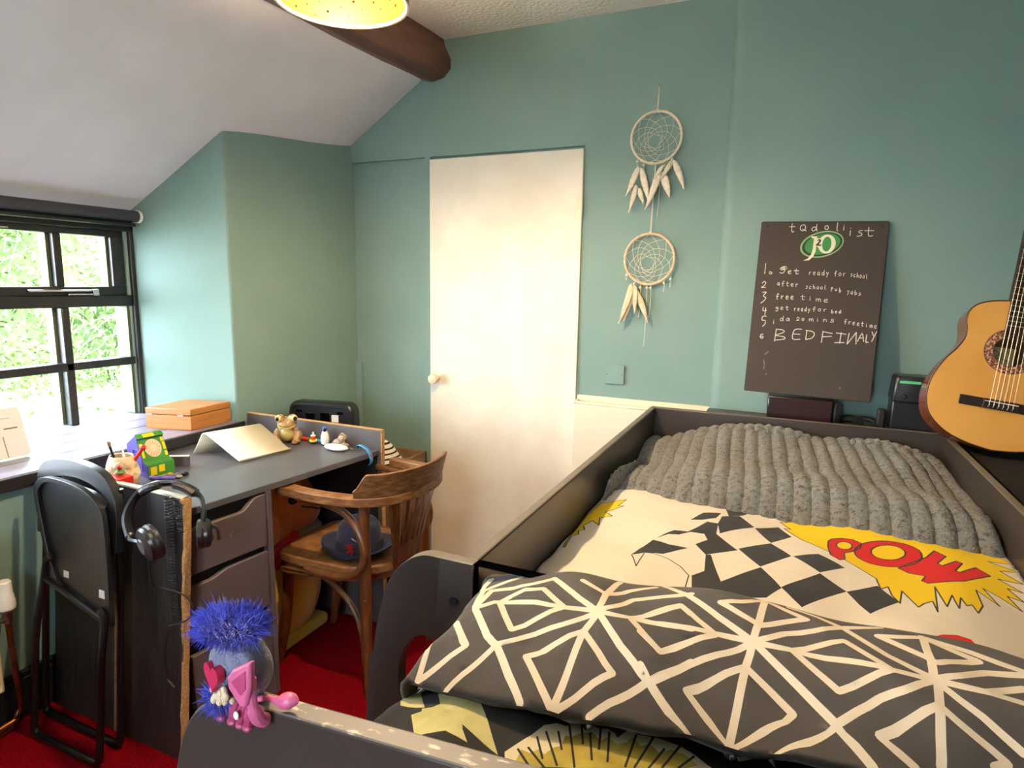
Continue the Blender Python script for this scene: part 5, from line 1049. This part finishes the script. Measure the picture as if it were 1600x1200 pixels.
b=MB(); b.tube([(hx+.025,hy-.077,.530),(hx+.045,hy-.074,.519)],.0022,n=6); b.obj('hat_pin',M['greymetal'],ht)
# ---------------- plush toy and bag under the desk ----------------
pl=thing('plush_toy','big orange and yellow plush toy sitting under the desk','plush toy',(-1.80,1.70,0))
b=MB(); b.ball((-1.80,1.80,.53),(.092,.175,.135),28,18); b.ball((-1.775,1.86,.49),(.08,.12,.085),24,14); b.ball((-1.72,1.665,.48),(.03,.045,.06)); b.ball((-1.78,1.72,.43),(.07,.10,.07)); b.obj('head',M['orange'],pl,remesh=.007)
b=MB(); b.ball((-1.752,1.875,.405),(.062,.09,.05),24,14); b.obj('muzzle',M['muzzle'],pl)
for y_,z_,x_ in ((1.785,.572,-1.712),(1.957,.492,-1.745)):
    b=MB(); b.ball((x_,y_,z_),(.010,.024,.020)); b.obj('eye',M['eye'],pl)
b=MB(); b.tube(bez([(-1.705,1.82,.535),(-1.697,1.845,.524),(-1.694,1.87,.516),(-1.698,1.90,.500),(-1.706,1.93,.492)],5),.0028,n=6); b.obj('mouth_line',M['ink'],pl)
b=MB(); b.ball((-1.745,1.75,.215),(.10,.185,.215),32,20); b.obj('body',M['yellowplush'],pl)
b=MB(); b.prism(rrect(1.62,1.92,.001,.05,.02),-1.755,-1.675,'x'); b.obj('foot',M['yellowplush'],pl,bev=.008)
b=MB(); b.tube(bez([(-1.76,1.56,.43),(-1.71,1.64,.405),(-1.70,1.70,.41),(-1.73,1.80,.42)],5),.022,n=10); b.ball((-1.695,1.655,.40),(.025,.04,.028)); b.ball((-1.69,1.68,.36),(.018,.03,.035)); b.obj('red_scarf',M['red'],pl)
bg_=MB(); bg_.ball((-1.60,2.19,.16),(.14,.15,.17),32,20)
for v in bg_.bm.verts: v.co+=Vector((noise.noise(v.co*9),noise.noise(v.co*9+Vector((5,0,0))),noise.noise(v.co*9+Vector((0,7,0)))))*.03
for v in bg_.bm.verts: v.co.z=max(v.co.z,.002); v.co.y=min(v.co.y,2.112); v.co.y=max(v.co.y,2.03); 
bg_.obj('bin_bag',M['bag'],label='black crumpled plastic bag on the carpet beside the crate',cat='bag')
# ---------------- blue haired toy on the footboard ----------------
ty_=thing('furry_toy','grey satin toy with blue fur hair and pink ears on the footboard','toy',(-.53,.457,.955))
TX,TY,TZ=-.527,.452,.956
b=MB(); b.ball((TX+.006,TY,TZ+.054),(.032,.028,.032),28,18); b.ball((TX+.014,TY+.004,TZ+.042),(.029,.026,.034),24,14); b.ball((TX+.004,TY-.004,TZ+.028),(.024,.022,.020),20,12); b.obj('satin_body',M['satin'],ty_,remesh=.004)
def tuft(c,r,n,L,seed,up=0):
    b=MB(); rr=random.Random(seed)
    for k in range(n):
        d_=Vector((rr.gauss(0,1),rr.gauss(0,1),rr.gauss(up,1))).normalized(); p=Vector(c)+Vector((d_.x*r[0],d_.y*r[1],d_.z*r[2])); e=d_+Vector((rr.gauss(0,.35),rr.gauss(0,.35),rr.gauss(0,.35))); l=L*rr.uniform(.5,1.25)
        b.tube([p,p+e*l*.55,p+e*l+Vector((rr.uniform(-.004,.004),0,rr.uniform(-.005,.004)))],[.0007,.0005,.0001],n=3)
    b.ball(c,r,16,10); return b
tuft((TX-.002,TY,TZ+.092),(.034,.025,.008),3600,.010,3,.3).obj('blue_hair',M['bluefur'],ty_,norm=False)
tuft((TX-.006,TY-.014,TZ+.014),(.013,.012,.012),900,.009,8).obj('blue_beard',M['bluefur'],ty_,norm=False)
b=MB(); hrt=[(.0011*16*math.sin(a)**3*.85,.0011*(13*math.cos(a)-5*math.cos(2*a)-2*math.cos(3*a)-math.cos(4*a))) for a in [2*pi*k/36 for k in range(36)]]
b.prism(hrt,-.004,.004,'y'); b.X(Matrix.Translation((TX+.002,TY-.028,TZ+.050))@Matrix.Rotation(-.25,4,'Z')); b.obj('heart',M['heart'],ty_,bev=.002)
b=MB(); rr=random.Random(9)
for k in range(26): b.ball((TX+.008+rr.uniform(-.012,.012),TY-.026+rr.uniform(-.004,.003),TZ+.031+rr.uniform(-.010,.008)),(.0035,.003,.0045),8,6)
b.obj('cream_pompom',M['bone'],ty_)
def ear(pts,y0_,y1_,nm,par):
    b=MB(); b.prism(pts,y0_,y1_,'y'); return b.obj(nm,M['pink'],par,bev=.003)
e=ear([(TX+.046,TZ+.030),(TX+.030,TZ+.048),(TX+.029,TZ+.060),(TX+.036,TZ+.070),(TX+.062,TZ+.086),(TX+.060,TZ+.058),(TX+.054,TZ+.034)],TY-.036,TY-.027,'ear',ty_)
b=MB(); b.prism([(TX+.048,TZ+.046),(TX+.036,TZ+.058),(TX+.057,TZ+.076),(TX+.056,TZ+.056)],TY-.0372,TY-.0358,'y'); b.obj('inner_ear',M['pinkdark'],e,bev=.001)
b=MB(); b.tube(bez([(TX+.052,TY-.026,TZ+.060),(TX+.053,TY-.027,TZ+.035),(TX+.055,TY-.022,TZ+.014),(TX+.056,TY-.014,TZ+.006)],6),[.0055]*9+[.0075]*10,n=10); b.obj('arm',M['pink'],ty_)
b=MB(); b.tube(bez([(TX+.040,TY-.006,TZ+.020),(TX+.052,TY-.005,TZ+.0245),(TX+.066,TY-.004,TZ+.024),(TX+.080,TY-.002,TZ+.028),(TX+.090,TY-.001,TZ+.029)],5),[.0032]*9+[.004,.005,.0065,.008,.0085,.0085,.0082,.0075,.006,.0045,.003,.0012],n=12); b.obj('tail',M['pink'],ty_)
for x_ in (-.020,-.004,.008,.018):
    b=MB(); b.tube(bez([(TX+.020+x_,TY-.012,TZ+.020),(TX+.020+x_-.001,TY-.017,TZ+.008),(TX+.020+x_-.002,TY-.019,TZ-.006)],4),[.0055]*6+[.0045]*3,n=10); b.ball((TX+.020+x_-.002,TY-.019,TZ-.006),(.006,.0055,.0045),10,6); b.obj('leg',M['pinkdark'],ty_)
b=MB(); b.ball((TX+.028,TY-.026,TZ+.010),(.0035,.002,.005),10,6); b.obj('white_tag',M['white'],ty_)
